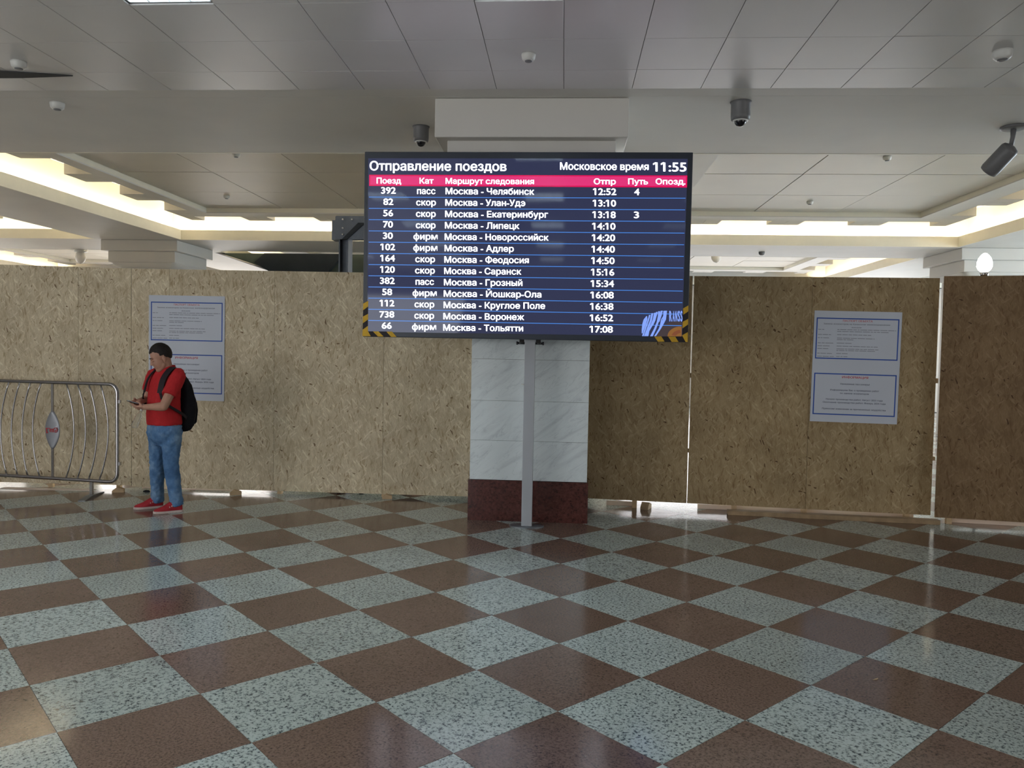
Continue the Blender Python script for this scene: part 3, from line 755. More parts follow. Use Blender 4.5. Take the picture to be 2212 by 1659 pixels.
T('4', 1798, 1832, 310, 44); T('3', 1795, 1828, 459, 44)
# leftover patch of another picture in the lower right corner
C3 = lambda x, y: (1370+x/15.085, 640+y/15.085)
P3 = lambda mb, pts, off: quad(mb, [C3(*p) for p in pts], off, False)
br = MB(); P3(br, [(870, 1000), (1130, 860), (1300, 815), (1545, 830), (1530, 1312), (730, 1312)], 0.0008); bb(br, 'picture_ground', 'screen_brown')
org = MB(); pts = [(1530, 1312), (1075, 1312)]
for k in range(9): a = R(180-k*9.5); pts.append((1530+450*math.cos(a)+0*k, 1312-330*math.sin(a)))
pts.append((1535, 990)); P3(org, pts, 0.0012); bb(org, 'picture_disc', 'screen_orange')
rs = MB(); pts = []
for k in range(7): a = R(165-k*11); pts.append((1530+330*math.cos(a), 1330-235*math.sin(a)))
for k in range(6, -1, -1): a = R(165-k*11); pts.append((1530+190*math.cos(a), 1330-130*math.sin(a)))
P3(rs, pts, 0.0016); bb(rs, 'picture_ring', 'screen_rust')
st_ = MB()
strokes = [[(425, 650, 14), (385, 760, 60), (345, 900, 62), (300, 1080, 38), (275, 1215, 14)], [(522, 612, 26), (455, 850, 24), (385, 1040, 26), (295, 1305, 26)],
           [(605, 555, 30), (555, 800, 34), (470, 1010, 30), (360, 1305, 30)], [(688, 540, 28), (655, 760, 38), (570, 960, 40), (470, 1140, 36), (430, 1305, 42)],
           [(752, 512, 30), (705, 680, 26), (672, 800, 26), (600, 960, 24)], [(822, 490, 32), (815, 640, 34), (775, 840, 34), (690, 1060, 36), (570, 1308, 44)],
           [(905, 474, 34), (875, 600, 34), (840, 720, 30), (800, 840, 26)], [(1030, 474, 44), (1000, 640, 52), (985, 760, 52), (905, 920, 50), (840, 1060, 36), (760, 1190, 30), (685, 1305, 30)],
           [(975, 480, 22), (975, 640, 22), (900, 760, 20), (870, 900, 18), (845, 1040, 16)]]
for sk in strokes:
    for q in range(len(sk)-1):
        x0_, y0_, w0 = sk[q]; x1_, y1_, w1 = sk[q+1]
        P3(st_, [(x0_-w0, y0_), (x0_+w0, y0_), (x1_+w1, y1_), (x1_-w1, y1_)], 0.0018)
for ch, a, c in (('R', 1140, 1225), ('A', 1245, 1310), ('N', 1325, 1395), ('S', 1410, 1485), ('S', 1495, 1560)):
    put_text(st_, ch, a, c, 815, 345, lambda x, y, off: bpt(*C3(x, 815-(y-815)), off), 0.05, off=0.002)
bb(st_, 'picture_strokes', 'screen_skyblue', fix=False)
# hazard tape stuck on the lower corners of the frame
def tape(black, yellows, cv, name='hazard_tape'):
    t_ = MB()
    for p in black: P = [bpt(*cv(*q), 0.001) for q in p]; t_.add(P, [tuple(range(len(P)))])
    o = bb(t_, name, 'tape_black')
    y_ = MB()
    for p in yellows: P = [bpt(*cv(*q), 0.0018) for q in p]; y_.add(P, [tuple(range(len(P)))])
    oo = bb(y_, 'tape_stripe', 'tape_yellow'); oo.parent = o
tape([[(1585, 400), (1752, 300), (1722, 1492), (1545, 1310), (1560, 1040)], [(660, 1313), (1545, 1313), (1722, 1496), (780, 1490)]],
     [[(1582, 400), (1752, 300), (1748, 492), (1590, 602)], [(1566, 838), (1742, 738), (1738, 920), (1556, 1052)], [(1542, 1278), (1727, 1172), (1720, 1496), (1655, 1496)], [(660, 1315), (882, 1313), (988, 1480), (780, 1490)], [(1105, 1325), (1330, 1325), (1432, 1494), (1215, 1494)]], C3)
tape([[(14, 1015), (48, 998), (44, 1204), (8, 1232)], [(44, 1200), (205, 1202), (237, 1238), (8, 1232)]],
     [[(14, 1017), (48, 998), (47, 1036), (12, 1062)], [(12, 1103), (47, 1084), (46, 1122), (10, 1148)], [(9, 1190), (45, 1164), (45, 1200), (64, 1233), (7, 1232)], [(78, 1201), (115, 1201), (150, 1235), (112, 1235)], [(168, 1202), (205, 1202), (237, 1238), (200, 1238)]], C5)
# pole, base, brackets
pl = MB().box(-0.05, 0.05, -0.03, 0.05, 0.012, 2.9).build('pole', 'pole_paint', board); bev(pl, 0.004)
bp_ = MB().lathe([(0.16, 0), (0.165, 0.002), (0.165, 0.010), (0.16, 0.012)], 32).build('base_plate', 'steel_plate', board); bp_.scale = (1.0, 0.62, 1); bp_.location = (0.0, 0.01, 0); smooth_angle(bp_)
for s_ in (-1, 1):
    o = MB().tube([(s_*0.05, 0.0, 1.742), (s_*0.115, 0.0, 1.742)], 0.011, 8).tube([(s_*0.115, 0.0, 1.742), (s_*0.13, 0.0, 1.742)], 0.016, 6).box(min(s_*0.055, s_*0.10), max(s_*0.055, s_*0.10), -0.02, 0.02, 1.744, 1.775).build('bracket', 'black_gloss', board)
MB().tube([(-0.075, -0.033, 1.355), (-0.045, -0.033, 1.353)], 0.004, 6).build('clip', 'plastic_white', board)

# ------------------------------------------------------------------ notices
def notice(root_loc, rz, W, H, tilt, label):
    root = empty('notice', root_loc, rz, label, 'poster'); root.rotation_euler = (0, tilt, rz)
    MB().box(0, W, -0.0012, 0, -H, 0).build('sheet', 'paper', root)
    F = lambda x, y, off: (x*W, -0.0014-off, -y*H)
    def frame(x0, y0, x1, y1, t):
        o = MB(); tx, ty = t/W, t/H
        for a, b_, c, d in ((x0, y0, x1, y0+ty), (x0, y1-ty, x1, y1), (x0, y0+ty, x0+tx, y1-ty), (x1-tx, y0+ty, x1, y1-ty)):
            o.add([F(a, b_, 0), (F(c, b_, 0)), F(c, d, 0), F(a, d, 0)], [(0, 1, 2, 3)])
        o.build('printed_frame', 'ink_blue', root)
    frame(0.027, 0.062, 0.972, 0.432, 0.012); frame(0.027, 0.560, 0.972, 0.935, 0.012)
    def line(nm, s, cx, wd, yb, ch, bold=0.01):
        mb = MB()
        put_text(mb, s, cx-wd/2, cx+wd/2, -yb, ch, lambda x, y, off: F(x, -y, off), bold)
        mb.build(nm, 'ink_red' if nm == 'red_heading' else 'ink_dark', root, fix=False)
    red, dk = 'red_heading', 'printed_line'; line(red, 'ПАСПОРТ ОБЪЕКТА', 0.50, 0.34, 0.095, 0.017, 0.02); line(red, 'ИНФОРМАЦИЯ', 0.50, 0.30, 0.602, 0.020, 0.03)
    line(dk, 'Замена эскалаторов на Казанском железнодорожном', 0.49, 0.76, 0.122, 0.012); line(dk, 'вокзале', 0.49, 0.11, 0.150, 0.011)
    line(dk, 'Уважаемые пассажиры!', 0.5, 0.34, 0.660, 0.014, 0.02)
    line(dk, 'Информируем Вас о проведении работ', 0.5, 0.56, 0.716, 0.014, 0.02); line(dk, 'по замене эскалаторов', 0.5, 0.33, 0.744, 0.014, 0.02)
    line(dk, 'Начало производства работ: Август 2023 года', 0.5, 0.65, 0.800, 0.014, 0.02); line(dk, 'Окончание производства работ: Январь 2024 года', 0.5, 0.72, 0.828, 0.014, 0.02)
    line(dk, 'Приносим извинения за причиненные неудобства', 0.5, 0.73, 0.886, 0.014, 0.02)
    gr = MB()      # the two columns of small print are too fine to read: rows of word-length dashes
    rr = random.Random(3)
    def dashes(x0, x1, y):
        x = x0
        while x < x1-0.01:
            w2 = min(rr.uniform(0.02, 0.09), x1-x)
            gr.add([F(x, y-0.0028, 0), F(x+w2, y-0.0028, 0), F(x+w2, y+0.0028, 0), F(x, y+0.0028, 0)], [(0, 1, 2, 3)]); x += w2+0.008
    for x0_, x1_, y in ((0.05, 0.12, 0.168), (0.05, 0.20, 0.214), (0.05, 0.18, 0.243), (0.05, 0.23, 0.290), (0.05, 0.20, 0.316), (0.05, 0.18, 0.340), (0.05, 0.22, 0.383), (0.05, 0.245, 0.410),
                        (0.27, 0.94, 0.166), (0.27, 0.87, 0.183), (0.27, 0.66, 0.212), (0.27, 0.70, 0.243), (0.27, 0.46, 0.257), (0.27, 0.44, 0.288), (0.27, 0.74, 0.315), (0.27, 0.75, 0.340), (0.27, 0.72, 0.354), (0.27, 0.40, 0.381), (0.27, 0.40, 0.408)):
        dashes(x0_, x1_, y)
    tag(gr.build('small_print', 'ink_grey', root, fix=False), kind='stuff')
notice((-4.710, 8.596, 2.228), 0.0, 0.885, 1.185, R(0.2), 'white notice with two blue frames on the pale hoarding behind the man')
yr_ = 8.46-0.18*(2.32)/3.545
notice((2.592, 8.337, 2.150), math.atan2(-0.18, 3.545), 0.868, 1.155, R(0.6), 'white notice with two blue frames on the tan hoarding at right')

# ------------------------------------------------------------------ crowd barrier
ba, bb_ = Vector((-4.775, 8.075, 0)), Vector((-7.0, 8.40, 0))
bd = (bb_-ba); BL = bd.length
barrier = empty('crowd_barrier', ba, math.atan2(bd.y, bd.x), 'low polished steel crowd barrier with curved bars, left of the man', 'barrier')
# local x runs from the right end to the left
zt_, zb_ = 1.232, 0.176; rr_ = 0.10
pts = []
for a in range(0, 91, 15): pts.append((rr_-rr_*math.cos(R(a)), 0, zt_-rr_+rr_*math.sin(R(a))))
for a in range(0, 91, 15): pts.append((BL-rr_+rr_*math.sin(R(a)), 0, zt_-rr_+rr_*math.cos(R(a))))
for a in range(0, 91, 15): pts.append((BL-rr_+rr_*math.cos(R(a)), 0, zb_+rr_-rr_*math.sin(R(a))))
for a in range(0, 91, 15): pts.append((rr_-rr_*math.sin(R(a)), 0, zb_+rr_-rr_*math.cos(R(a))))
MB().tube(pts, 0.019, 12, closed=True).build('tube_frame', 'chrome', barrier)
def barx(px): return (258-px)/213.0*1.01
def arc_bar(pt, pm, pb):
    q = []
    for k in range(13):
        t = k/12; z = zt_+(zb_-zt_)*t
        x = (1-t)**2*barx(pt)+2*t*(1-t)*(2*barx(pm)-0.5*(barx(pt)+barx(pb)))+t*t*barx(pb)
        q.append((x, 0, z))
    MB().tube(q, 0.0085, 8).build('curved_bar', 'chrome', barrier)
for a in ((123, 143.5, 121), (152.5, 174.5, 151), (182.5, 204.5, 181), (213.5, 234, 209.5), (56, 31.5, 51), (27, 2.5, 18), (-2, -27, -10), (-32, -57, -40)): arc_bar(*a)
cxm = barx(86)
MB().box(cxm-0.014, cxm+0.014, -0.006, 0.006, zb_, zt_).build('centre_bar', 'chrome', barrier)
med = []
for k in range(17):
    t = k/16; z = 0.50+0.42*t; wd = 0.010+0.086*max(0, math.sin(math.pi*t))**0.8
    med.append((z, cxm+0.0, 0.0, wd, 0.014))
MB().loft(med, 24, 2).build('medallion', 'medallion_metal', barrier)
lg = MB()      # red railway emblem seen from its back
def strok(p, w_):
    for q in range(len(p)-1):
        a = Vector((p[q][0], 0, p[q][1])); c = Vector((p[q+1][0], 0, p[q+1][1])); d = (c-a).normalized(); n_ = Vector((-d.z, 0, d.x))*w_
        a = a-d*w_*0.7; c = c+d*w_*0.7
        lg.add([a+n_, a-n_, c-n_, c+n_], [(0, 1, 2, 3)])
E = lambda x, z: (cxm+(475-x)/5.53/213*1.01, 0.708+(712-z)/5.53/213)
Q = lambda *p: [E(*q) for q in p]
strok(Q((390, 690), (452, 690), (447, 730)), 0.0035); strok(Q((403, 695), (403, 748), (420, 744)), 0.0055)
strok(Q((462, 735), (464, 700), (480, 698), (478, 735)), 0.0035); strok(Q((480, 700), (496, 697), (494, 734)), 0.0035)
strok(Q((508, 735), (506, 700), (520, 684), (552, 680), (562, 700), (556, 730), (530, 737), (528, 712), (556, 706)), 0.004)
lg.v = [(x, y+0.0165, z) for x, y, z in lg.v]
lo = lg.build('emblem', 'logo_red', barrier, fix=False)
for x in (barx(190), BL-0.35):
    MB().box(x-0.016, x+0.016, -0.012, 0.012, 0.02, zb_).build('leg', 'chrome', barrier)
    ft = MB().prism([(-0.27, 0), (0.27, 0), (0.27, 0.006), (0.06, 0.022), (-0.06, 0.022), (-0.27, 0.006)], -0.035, 0.035).build('foot', 'steel_plate', barrier)
    ft.location = (x, 0, 0.001); ft.rotation_euler = (0, 0, R(90+20))
for z in (1.03, 0.36):
    MB().box(-0.04, -0.012, -0.01, 0.01, z, z+0.035).build('hook', 'chrome', barrier)

# ------------------------------------------------------------------ steel portal and covered escalator housing beyond
fr = empty('steel_portal', (-2.85, 10.0, 0), 0, 'grey bolted steel portal frame rising behind the hoarding left of the display', 'steel frame')
MB().box(-0.06, -0.045, -0.10, 0.10, 0.01, 3.28).box(0.05, 0.065, -0.10, 0.10, 0.01, 3.28).box(-0.045, 0.05, -0.008, 0.008, 0.01, 3.28).build('post', 'steel_frame', fr)
MB().box(2.2, 2.215, -0.10, 0.10, 0.01, 3.28).box(2.31, 2.325, -0.10, 0.10, 0.01, 3.28).box(2.215, 2.31, -0.008, 0.008, 0.01, 3.28).build('post', 'steel_frame', fr)
MB().box(-0.10, 2.4, -0.10, 0.10, 3.345, 3.36).box(-0.10, 2.4, -0.10, 0.10, 3.08, 3.095).box(-0.10, 2.4, -0.008, 0.008, 3.095, 3.345).build('beam', 'steel_frame', fr)
MB().box(-0.10, 0.30, -0.125, -0.105, 3.06, 3.35).build('gusset_plate', 'steel_frame', fr)
MB().prism([(-0.01, 3.06), (0.06, 3.06), (0.26, 3.24), (0.34, 3.24), (0.34, 3.27), (0.2, 3.27)], -0.14, -0.126).build('brace', 'navy_tarp', fr)
for x, z in ((0.0, 3.31), (0.12, 3.31), (0.0, 3.20), (0.0, 3.12)):
    MB().tube([(x, -0.127, z), (x, -0.145, z)], 0.012, 6).build('bolt', 'bolt', fr)
MB().box(-0.16, -0.06, -0.07, 0.10, 3.06, 3.31).build('back_plate', 'steel_frame', fr)
eh = empty('escalator_hood', (0, 19.0, 0), 0, 'dark green covered escalator hood far behind the steel portal', 'escalator cover')
MB().prism([(-8.72, 4.0), (-7.28, 3.58), (-7.28, 1.0), (0.8, 1.0), (0.8, 4.0)], 0.0, 3.0).build('side_sheet', 'green_tarp', eh)
MB().prism([(-7.40, 3.99), (-5.4, 3.99), (-5.9, 3.45), (-7.1, 3.45), (-7.66, 3.76)], -0.15, 0.0).build('recess_sheet', 'navy_tarp', eh)
MB().tube([(-8.75, -0.02, 4.03), (-7.25, -0.02, 3.57)], 0.022, 8).build('edge_rail', 'bolt', eh)

# ------------------------------------------------------------------ cameras, detectors, lamps on the ceilings
def dome(x, y, z, s, label, lit=False):
    root = empty('dome_camera', (x, y, z), 0, label, 'security camera')
    MB().lathe([(0.06*s, -0.17*s), (0.083*s, -0.165*s), (0.088*s, -0.13*s), (0.088*s, -0.02*s), (0.098*s, 0.0)], 28).build('camera_body', 'plastic_grey', root)
    pr = [(0.055*s*math.cos(R(a)), -0.17*s-0.055*s*math.sin(R(a))) for a in range(0, 90, 12)]+[(0.001, -0.225*s)]
    MB().lathe(pr[::-1], 24).build('dome_glass', 'black_gloss', root)
    MB().lathe([(0.052*s, -0.178*s), (0.068*s, -0.176*s), (0.068*s, -0.166*s), (0.055*s, -0.166*s)], 24).build('dome_rim', 'plastic_white', root)
    return root
dome(-1.545, 8.2, 4.0, 0.92, 'dark dome security camera under the beam, upper left of the display board')
dome(1.578, 7.42, 4.0, 1.0, 'dark dome security camera under the beam, upper right of the display board')
def detector(x, y, z, s, label, dk='plastic_white'):
    root = empty('smoke_detector', (x, y, z), 0, label, 'smoke detector')
    MB().lathe([(0.038*s, -0.052*s), (0.050*s, -0.040*s), (0.056*s, -0.012*s), (0.056*s, 0)], 20).build('body', dk, root)
    MB().lathe([(0.016*s, -0.060*s), (0.028*s, -0.058*s), (0.030*s, -0.050*s)], 14).build('sensor_tip', 'plastic_grey', root)
detector(-4.58, 6.31, NZ-0.012, 1.1, 'smoke detector at the far left of the near ceiling, beside a dark gap')
detector(-0.327, 6.22, NZ-0.012, 1.0, 'smoke detector on the near ceiling straight above the display board')
detector(3.25, 6.21, NZ-0.012, 1.25, 'smoke detector near the top right corner of the photo')
detector(-4.98, 7.40, 4.0, 1.2, 'smoke detector under the near beam at left')
detector(-4.76, 11.05, 4.44, 1.0, 'upper of two small smoke detectors on the left ceiling panels')
detector(-6.25, 14.1, 4.44, 1.0, 'lower of two small smoke detectors on the left ceiling panels, above the cove light')
detector(4.37, 11.15, 4.44, 1.0, 'upper of two small smoke detectors on the right ceiling panels')
detector(4.30, 14.3, 4.44, 1.0, 'lower of two small smoke detectors on the right ceiling panels')
detector(4.34, 17.8, 4.0, 1.2, 'tiny smoke detector under the far beam at right', 'plastic_grey')
# dark torn gap in the near ceiling at the far left
gp = [(-5.35, 6.44), (-4.76, 6.53), (-4.32, 6.63), (-4.8, 6.67), (-5.35, 6.67)]; n = 5
g_ = MB().add([(x, y, NZ-0.022) for x, y in gp]+[(x, y, NZ-0.013) for x, y in gp], [tuple(range(n)), tuple(range(2*n-1, n-1, -1))]+[(i, n+i, n+(i+1) % n, (i+1) % n) for i in range(n)]).build('ceiling_gap', 'dark_gap', ceiling)
# bullet camera at the right edge
bc = empty('swivel_camera', (4.43, 8.2, 4.0), 0, 'grey tube-shaped security camera on a bracket at the upper right edge', 'security camera')
MB().lathe([(0.10, -0.028), (0.12, -0.02), (0.12, 0.0)], 24).build('mount_plate', 'plastic_grey', bc)
MB().tube([(0, 0, 0), (-0.005, 0, -0.10), (-0.02, 0, -0.20)], [0.03, 0.022, 0.022], 10).build('arm', 'plastic_grey', bc)
p0 = Vector((-0.07, -0.10, -0.23)); p1 = Vector((-0.19, 0.08, -0.43)); d = (p1-p0)
MB().tube([p0-d*0.06, p0, p0+d*0.08, p1-d*0.10, p1, p1+d*0.03], [0.03, 0.075, 0.088, 0.090, 0.082, 0.06], 20).build('camera_tube', 'plastic_grey', bc)
# globe lamps
def globe(x, y, z, s, label):
    root = empty('globe_lamp', (x, y, z), 0, label, 'lamp')
    MB().lathe([(0.10*s, -0.06*s), (0.16*s, -0.05*s), (0.17*s, 0.0)], 20).build('base', 'plastic_white', root)
    MB().lathe([(0.001, -0.36*s), (0.07*s, -0.33*s), (0.115*s, -0.26*s), (0.13*s, -0.18*s), (0.11*s, -0.10*s), (0.08*s, -0.06*s)], 20).build('globe', 'globe_glass', root)
globe(-12.0, 18.7, 4.0, 0.95, 'unlit white globe lamp under the beam far left')
globe(3.72, 19.78, 4.338, 1.0, 'unlit white globe lamp on the far ceiling right of the display board')
# lit lamp standing up behind the right hoarding
ll = empty('torch_lamp', (4.616, 9.0, 0), 0, 'lit white glass lamp on a tall stem behind the right-edge hoarding', 'lamp')
MB().lathe([(0.13, 0), (0.14, 0.02), (0.03, 0.05), (0.02, 0.09)], 20).build('base', 'steel_plate', ll)
MB().tube([(0, 0, 0.08), (0, 0, 2.62)], 0.016, 10).build('stem', 'steel_plate', ll)
MB().lathe([(0.016, 2.58), (0.04, 2.60), (0.045, 2.63), (0.03, 2.645)], 16).build('collar', 'chrome', ll)
MB().lathe([(0.035, 2.64), (0.062, 2.665), (0.078, 2.70), (0.076, 2.75), (0.064, 2.79), (0.042, 2.825), (0.02, 2.845), (0.002, 2.852)], 12).build('glass_shade', 'globe_lit', ll)
# added glowing box for a bright spot beside the near capital
sl = empty('capital_light', (0.50, 8.10, 3.64), 0, 'small square lit lamp tucked under the corner of the near capital', 'light')
MB().box(-0.015, 0.075, -0.05, 0.0, -0.02, 0.0).build('lamp_base', 'plastic_white', sl)
MB().box(-0.01, 0.07, -0.05, 0.0, -0.13, -0.02).build('lamp_glass', 'globe_lit', sl)

# ------------------------------------------------------------------ the man
MO = (-3.985, 7.56, 0); MA = R(241.8)
man = empty('person', MO, MA, 'man in red polo shirt, jeans and red shoes, standing and looking down at his phone', 'person')
HT = Matrix.Translation((0.034, 0.0, 1.532)) @ Matrix.Rotation(R(-26), 4, 'Z') @ Matrix.Rotation(R(22), 4, 'Y') @ Matrix.Diagonal((1.03, 1.03, 1.19, 1.0))
body = MB()
# trunk and legs
body.loft([(0.86, -0.01, 0, 0.11, 0.15), (1.0, 0.0, 0, 0.11, 0.14), (1.15, 0, 0, 0.10, 0.15), (1.28, -0.02, 0, 0.085, 0.155), (1.36, -0.035, 0, 0.068, 0.14), (1.41, -0.04, 0, 0.05, 0.08)], 28)
LEGS = {1: [(-0.005, 0.095, 0.90), (-0.002, 0.112, 0.465), (-0.032, 0.162, 0.09)], -1: [(0.0, -0.095, 0.90), (0.005, -0.106, 0.465), (-0.045, -0.176, 0.09)]}
for s_, (hp, kn, an) in LEGS.items():
    body.cap(hp, kn, 0.082, 0.052).cap(kn, an, 0.052, 0.034)
    body.cap((an[0]+0.01, an[1]-0.005, 0.045), (an[0]+0.09, an[1]-0.05, 0.035), 0.026, 0.014)
# neck, head
body.cap((-0.036, 0, 1.38), HT @ Vector((-0.022, 0, -0.03)), 0.062, 0.058)
body.ell((-0.012, 0, 0.032), (0.098, 0.077, 0.088), HT).ell((0.028, 0, -0.022), (0.068, 0.063, 0.085), HT)
body.ell((0.050, 0, -0.082), (0.038, 0.040, 0.028), HT).cap((0.008, 0.038, -0.055), (0.052, 0.022, -0.086), 0.026, 0.021, HT).cap((0.008, -0.038, -0.055), (0.052, -0.022, -0.086), 0.026, 0.021, HT)
body.cap((0.090, 0, 0.012), (0.106, 0, -0.026), 0.008, 0.0105, HT).ell((0.097, 0.010, -0.03), (0.010, 0.007, 0.007), HT).ell((0.097, -0.010, -0.03), (0.010, 0.007, 0.007), HT)
body.cap((0.084, -0.036, 0.020), (0.088, 0, 0.016), 0.010, 0.009, HT).cap((0.084, 0.036, 0.020), (0.088, 0, 0.016), 0.010, 0.009, HT)
body.ell((0.052, 0.030, -0.030), (0.032, 0.026, 0.030), HT).ell((0.052, -0.030, -0.030), (0.032, 0.026, 0.030), HT)
for s_ in (1, -1):
    body.ell((-0.014, s_*0.075, -0.012), (0.015, 0.009, 0.025), HT).ell((-0.008, s_*0.072, -0.03), (0.009, 0.008, 0.012), HT)
# arms
SHO = {1: (-0.02, 0.190, 1.345), -1: (-0.015, -0.190, 1.345)}
ELB = {1: (0.155, 0.222, 1.065), -1: (0.025, -0.262, 1.10)}
WRI = {1: (0.215, 0.015, 1.052), -1: (0.180, -0.145, 1.098)}
for s_ in (1, -1):
    body.cap(SHO[s_], ELB[s_], 0.054, 0.043, n=14).cap(ELB[s_], WRI[s_], 0.043, 0.028, n=14)
    e, w_ = Vector(ELB[s_]), Vector(WRI[s_]); body.cap(e.lerp(w_, 0.08), e.lerp(w_, 0.45), 0.045, 0.038, n=14)
def hand(W, palm_end, spread, curl_dir, thumb, fl=0.082):
    """W wrist, palm_end knuckle centre, spread: unit across the knuckles (index side first), curl_dir: bend direction"""
    W = Vector(W); K = Vector(palm_end); sp = Vector(spread).normalized(); cd = Vector(curl_dir).normalized(); ax = (K-W).normalized()
    for k in range(4):
        o_ = sp*(0.030-0.020*k); body.cap(W+o_*0.55+ax*0.012, K+o_, 0.016, 0.0115)
    for k in range(4):
        L_ = fl*(0.93, 1.0, 0.94, 0.76)[k]; o_ = sp*(0.0335-0.0225*k); p = K+o_
        a1 = (ax*0.80+cd*0.6+sp*(0.12-0.08*k)).normalized(); a2 = (ax*0.25+cd*0.97).normalized(); a3 = (-ax*0.35+cd*0.93).normalized()
        for dv, l_, r0, r1 in ((a1, 0.44, 0.0092, 0.0085), (a2, 0.32, 0.0085, 0.0078), (a3, 0.24, 0.0078, 0.0066)):
            q = p+dv*L_*l_; body.cap(p, q, r0, r1, n=10); p = q
    t0 = W+ax*0.022+sp*0.026; t1 = t0+Vector(thumb[0])*0.04; t2 = t1+Vector(thumb[1])*0.030
    body.cap(t0, t1, 0.0135, 0.0105, n=10); body.cap(t1, t2, 0.0105, 0.008, n=10)
# near (left) hand under and in front of the phone, palm up; far (right) hand cradles it from the other side
hand(WRI[1], (0.252, -0.042, 1.042), (0.72, 0.45, 0.50), (-0.35, -0.60, 0.65), ((0.30, -0.45, 0.84), (0.4, -0.8, 0.4)))
hand(WRI[-1], (0.238, -0.128, 1.078), (0.45, -0.45, 0.75), (0.35, 0.75, -0.20), ((0.60, 0.60, 0.52), (0.45, 0.85, 0.1)))
bo = body.build('body', 'skin', man, fix=False); remesh(bo, 0.0038, 5, 0.5)
# face details
for s_ in (1, -1):
    o = MB().ell((0.077, s_*0.030, -0.001), (0.0125, 0.016, 0.0075), HT, 12, 8).build('eyelid', 'skin', man)
    o = MB().cap((0.0950, s_*0.014, 0.0235), (0.0860, s_*0.044, 0.0245), 0.0045, 0.0036, HT).build('eyebrow', 'hair_dark', man)
    o = MB().cap((0.0895, s_*0.018, -0.0055), (0.0820, s_*0.042, -0.0055), 0.0024, 0.0020, HT).build('eyelashes', 'hair_dark', man)
MB().ell((0.084, 0, -0.059), (0.008, 0.019, 0.0045), HT).ell((0.083, 0, -0.067), (0.008, 0.016, 0.005), HT).build('lips', 'lips', man)
# hair: a cap over the skull with its own hairline
hb = MB(); hb.ell((0, 0, 0), (1, 1, 1), None, 64, 44)
hv = []
for v in hb.v:
    x, y, z = v
    # hairline height (on the unit sphere) as a function of direction
    fr_ = x
    if fr_ > 0.62: line_ = 0.34+0.10*(abs(y)/0.6)
    elif fr_ > 0.30: line_ = 0.40-(0.62-fr_)*0.55
    elif fr_ > 0.10: line_ = -0.42+(fr_-0.10)*3.4
    elif fr_ > -0.12: line_ = -0.08
    else: line_ = -0.25-(-0.12-fr_)*0.75
    k = 1.05 if z > line_+0.08 else (1.03 if z > line_ else 0.94)
    k += 0.02*noise.noise(Vector((x*6, y*6, z*6)))
    if k > 1: k += 0.03*max(0, z)
    p = Vector((-0.012+x*0.098*k, y*0.0775*k, 0.032+z*0.089*k))
    hv.append(tuple(HT @ p))
hb.v = hv
hb.build('hair', 'hair_dark', man)
# shirt
sh = MB()
sh.loft([(0.865, -0.004, 0.0, 0.146, 0.180), (0.93, 0.0, 0, 0.150, 0.178), (1.02, 0.006, 0, 0.146, 0.168), (1.12, 0.002, 0, 0.138, 0.172), (1.22, -0.006, 0, 0.126, 0.184), (1.30, -0.018, 0, 0.116, 0.190), (1.355, -0.026, 0, 0.102, 0.172), (1.395, -0.032, 0, 0.088, 0.13), (1.425, -0.034, 0, 0.074, 0.088)], 36, 2.2)
for s_ in (1, -1):
    S, E_ = Vector(SHO[s_]), Vector(ELB[s_]); d = E_-S
    sh.tube([S-d*0.22+Vector((0, -s_*0.03, 0.0)), S-d*0.08, S+d*0.10, S+d*0.35, S+d*0.62], [0.045, 0.070, 0.076, 0.073, 0.071], 20)
sho = sh.build('polo_shirt', 'shirt_red', man, fix=False); remesh(sho, 0.006, 5, 0.6, (0.012, 0.07))
cl = MB()
for (z0_, r0_, z1_, r1_) in ((1.405, 0.083, 1.452, 0.070),):
    n = 30; vs = []
    for (z, r_, zz) in ((z0_, r0_+0.008, 0), (z1_, r1_+0.006, 1), (z1_, r1_-0.004, 1), (z0_, r0_-0.01, 0)):
        for k in range(n):
            a = 2*math.pi*(k+0.5)/n; front = max(0, math.cos(a))
            vs.append((-0.032+r_*math.cos(a)*1.0, r_*math.sin(a), z-front**3*0.045*(1 if zz else 0.7)+(0.012 if math.cos(a) < -0.2 and zz else 0)))
    fs = []
    for i in range(4):
        for k in range(n):
            if k in (n-1,): continue
            j = (k+1) % n; i2 = (i+1) % 4; fs.append((i*n+k, i*n+j, i2*n+j, i2*n+k))
    cl.add(vs, fs, True)
cl.build('collar', 'shirt_red', man)
for s_ in (1, -1):
    cwg = MB(); A = [Vector(p) for p in ((0.030, s_*0.012, 1.388), (0.050, s_*0.060, 1.362), (0.018, s_*0.080, 1.412), (0.022, s_*0.042, 1.428))]
    cwg.add([p for p in A]+[p+Vector((0.008, 0, 0.006)) for p in A], [(0, 1, 2, 3), (7, 6, 5, 4), (0, 4, 5, 1), (1, 5, 6, 2), (2, 6, 7, 3), (3, 7, 4, 0)])
    cwg.build('collar_wing', 'shirt_red', man)
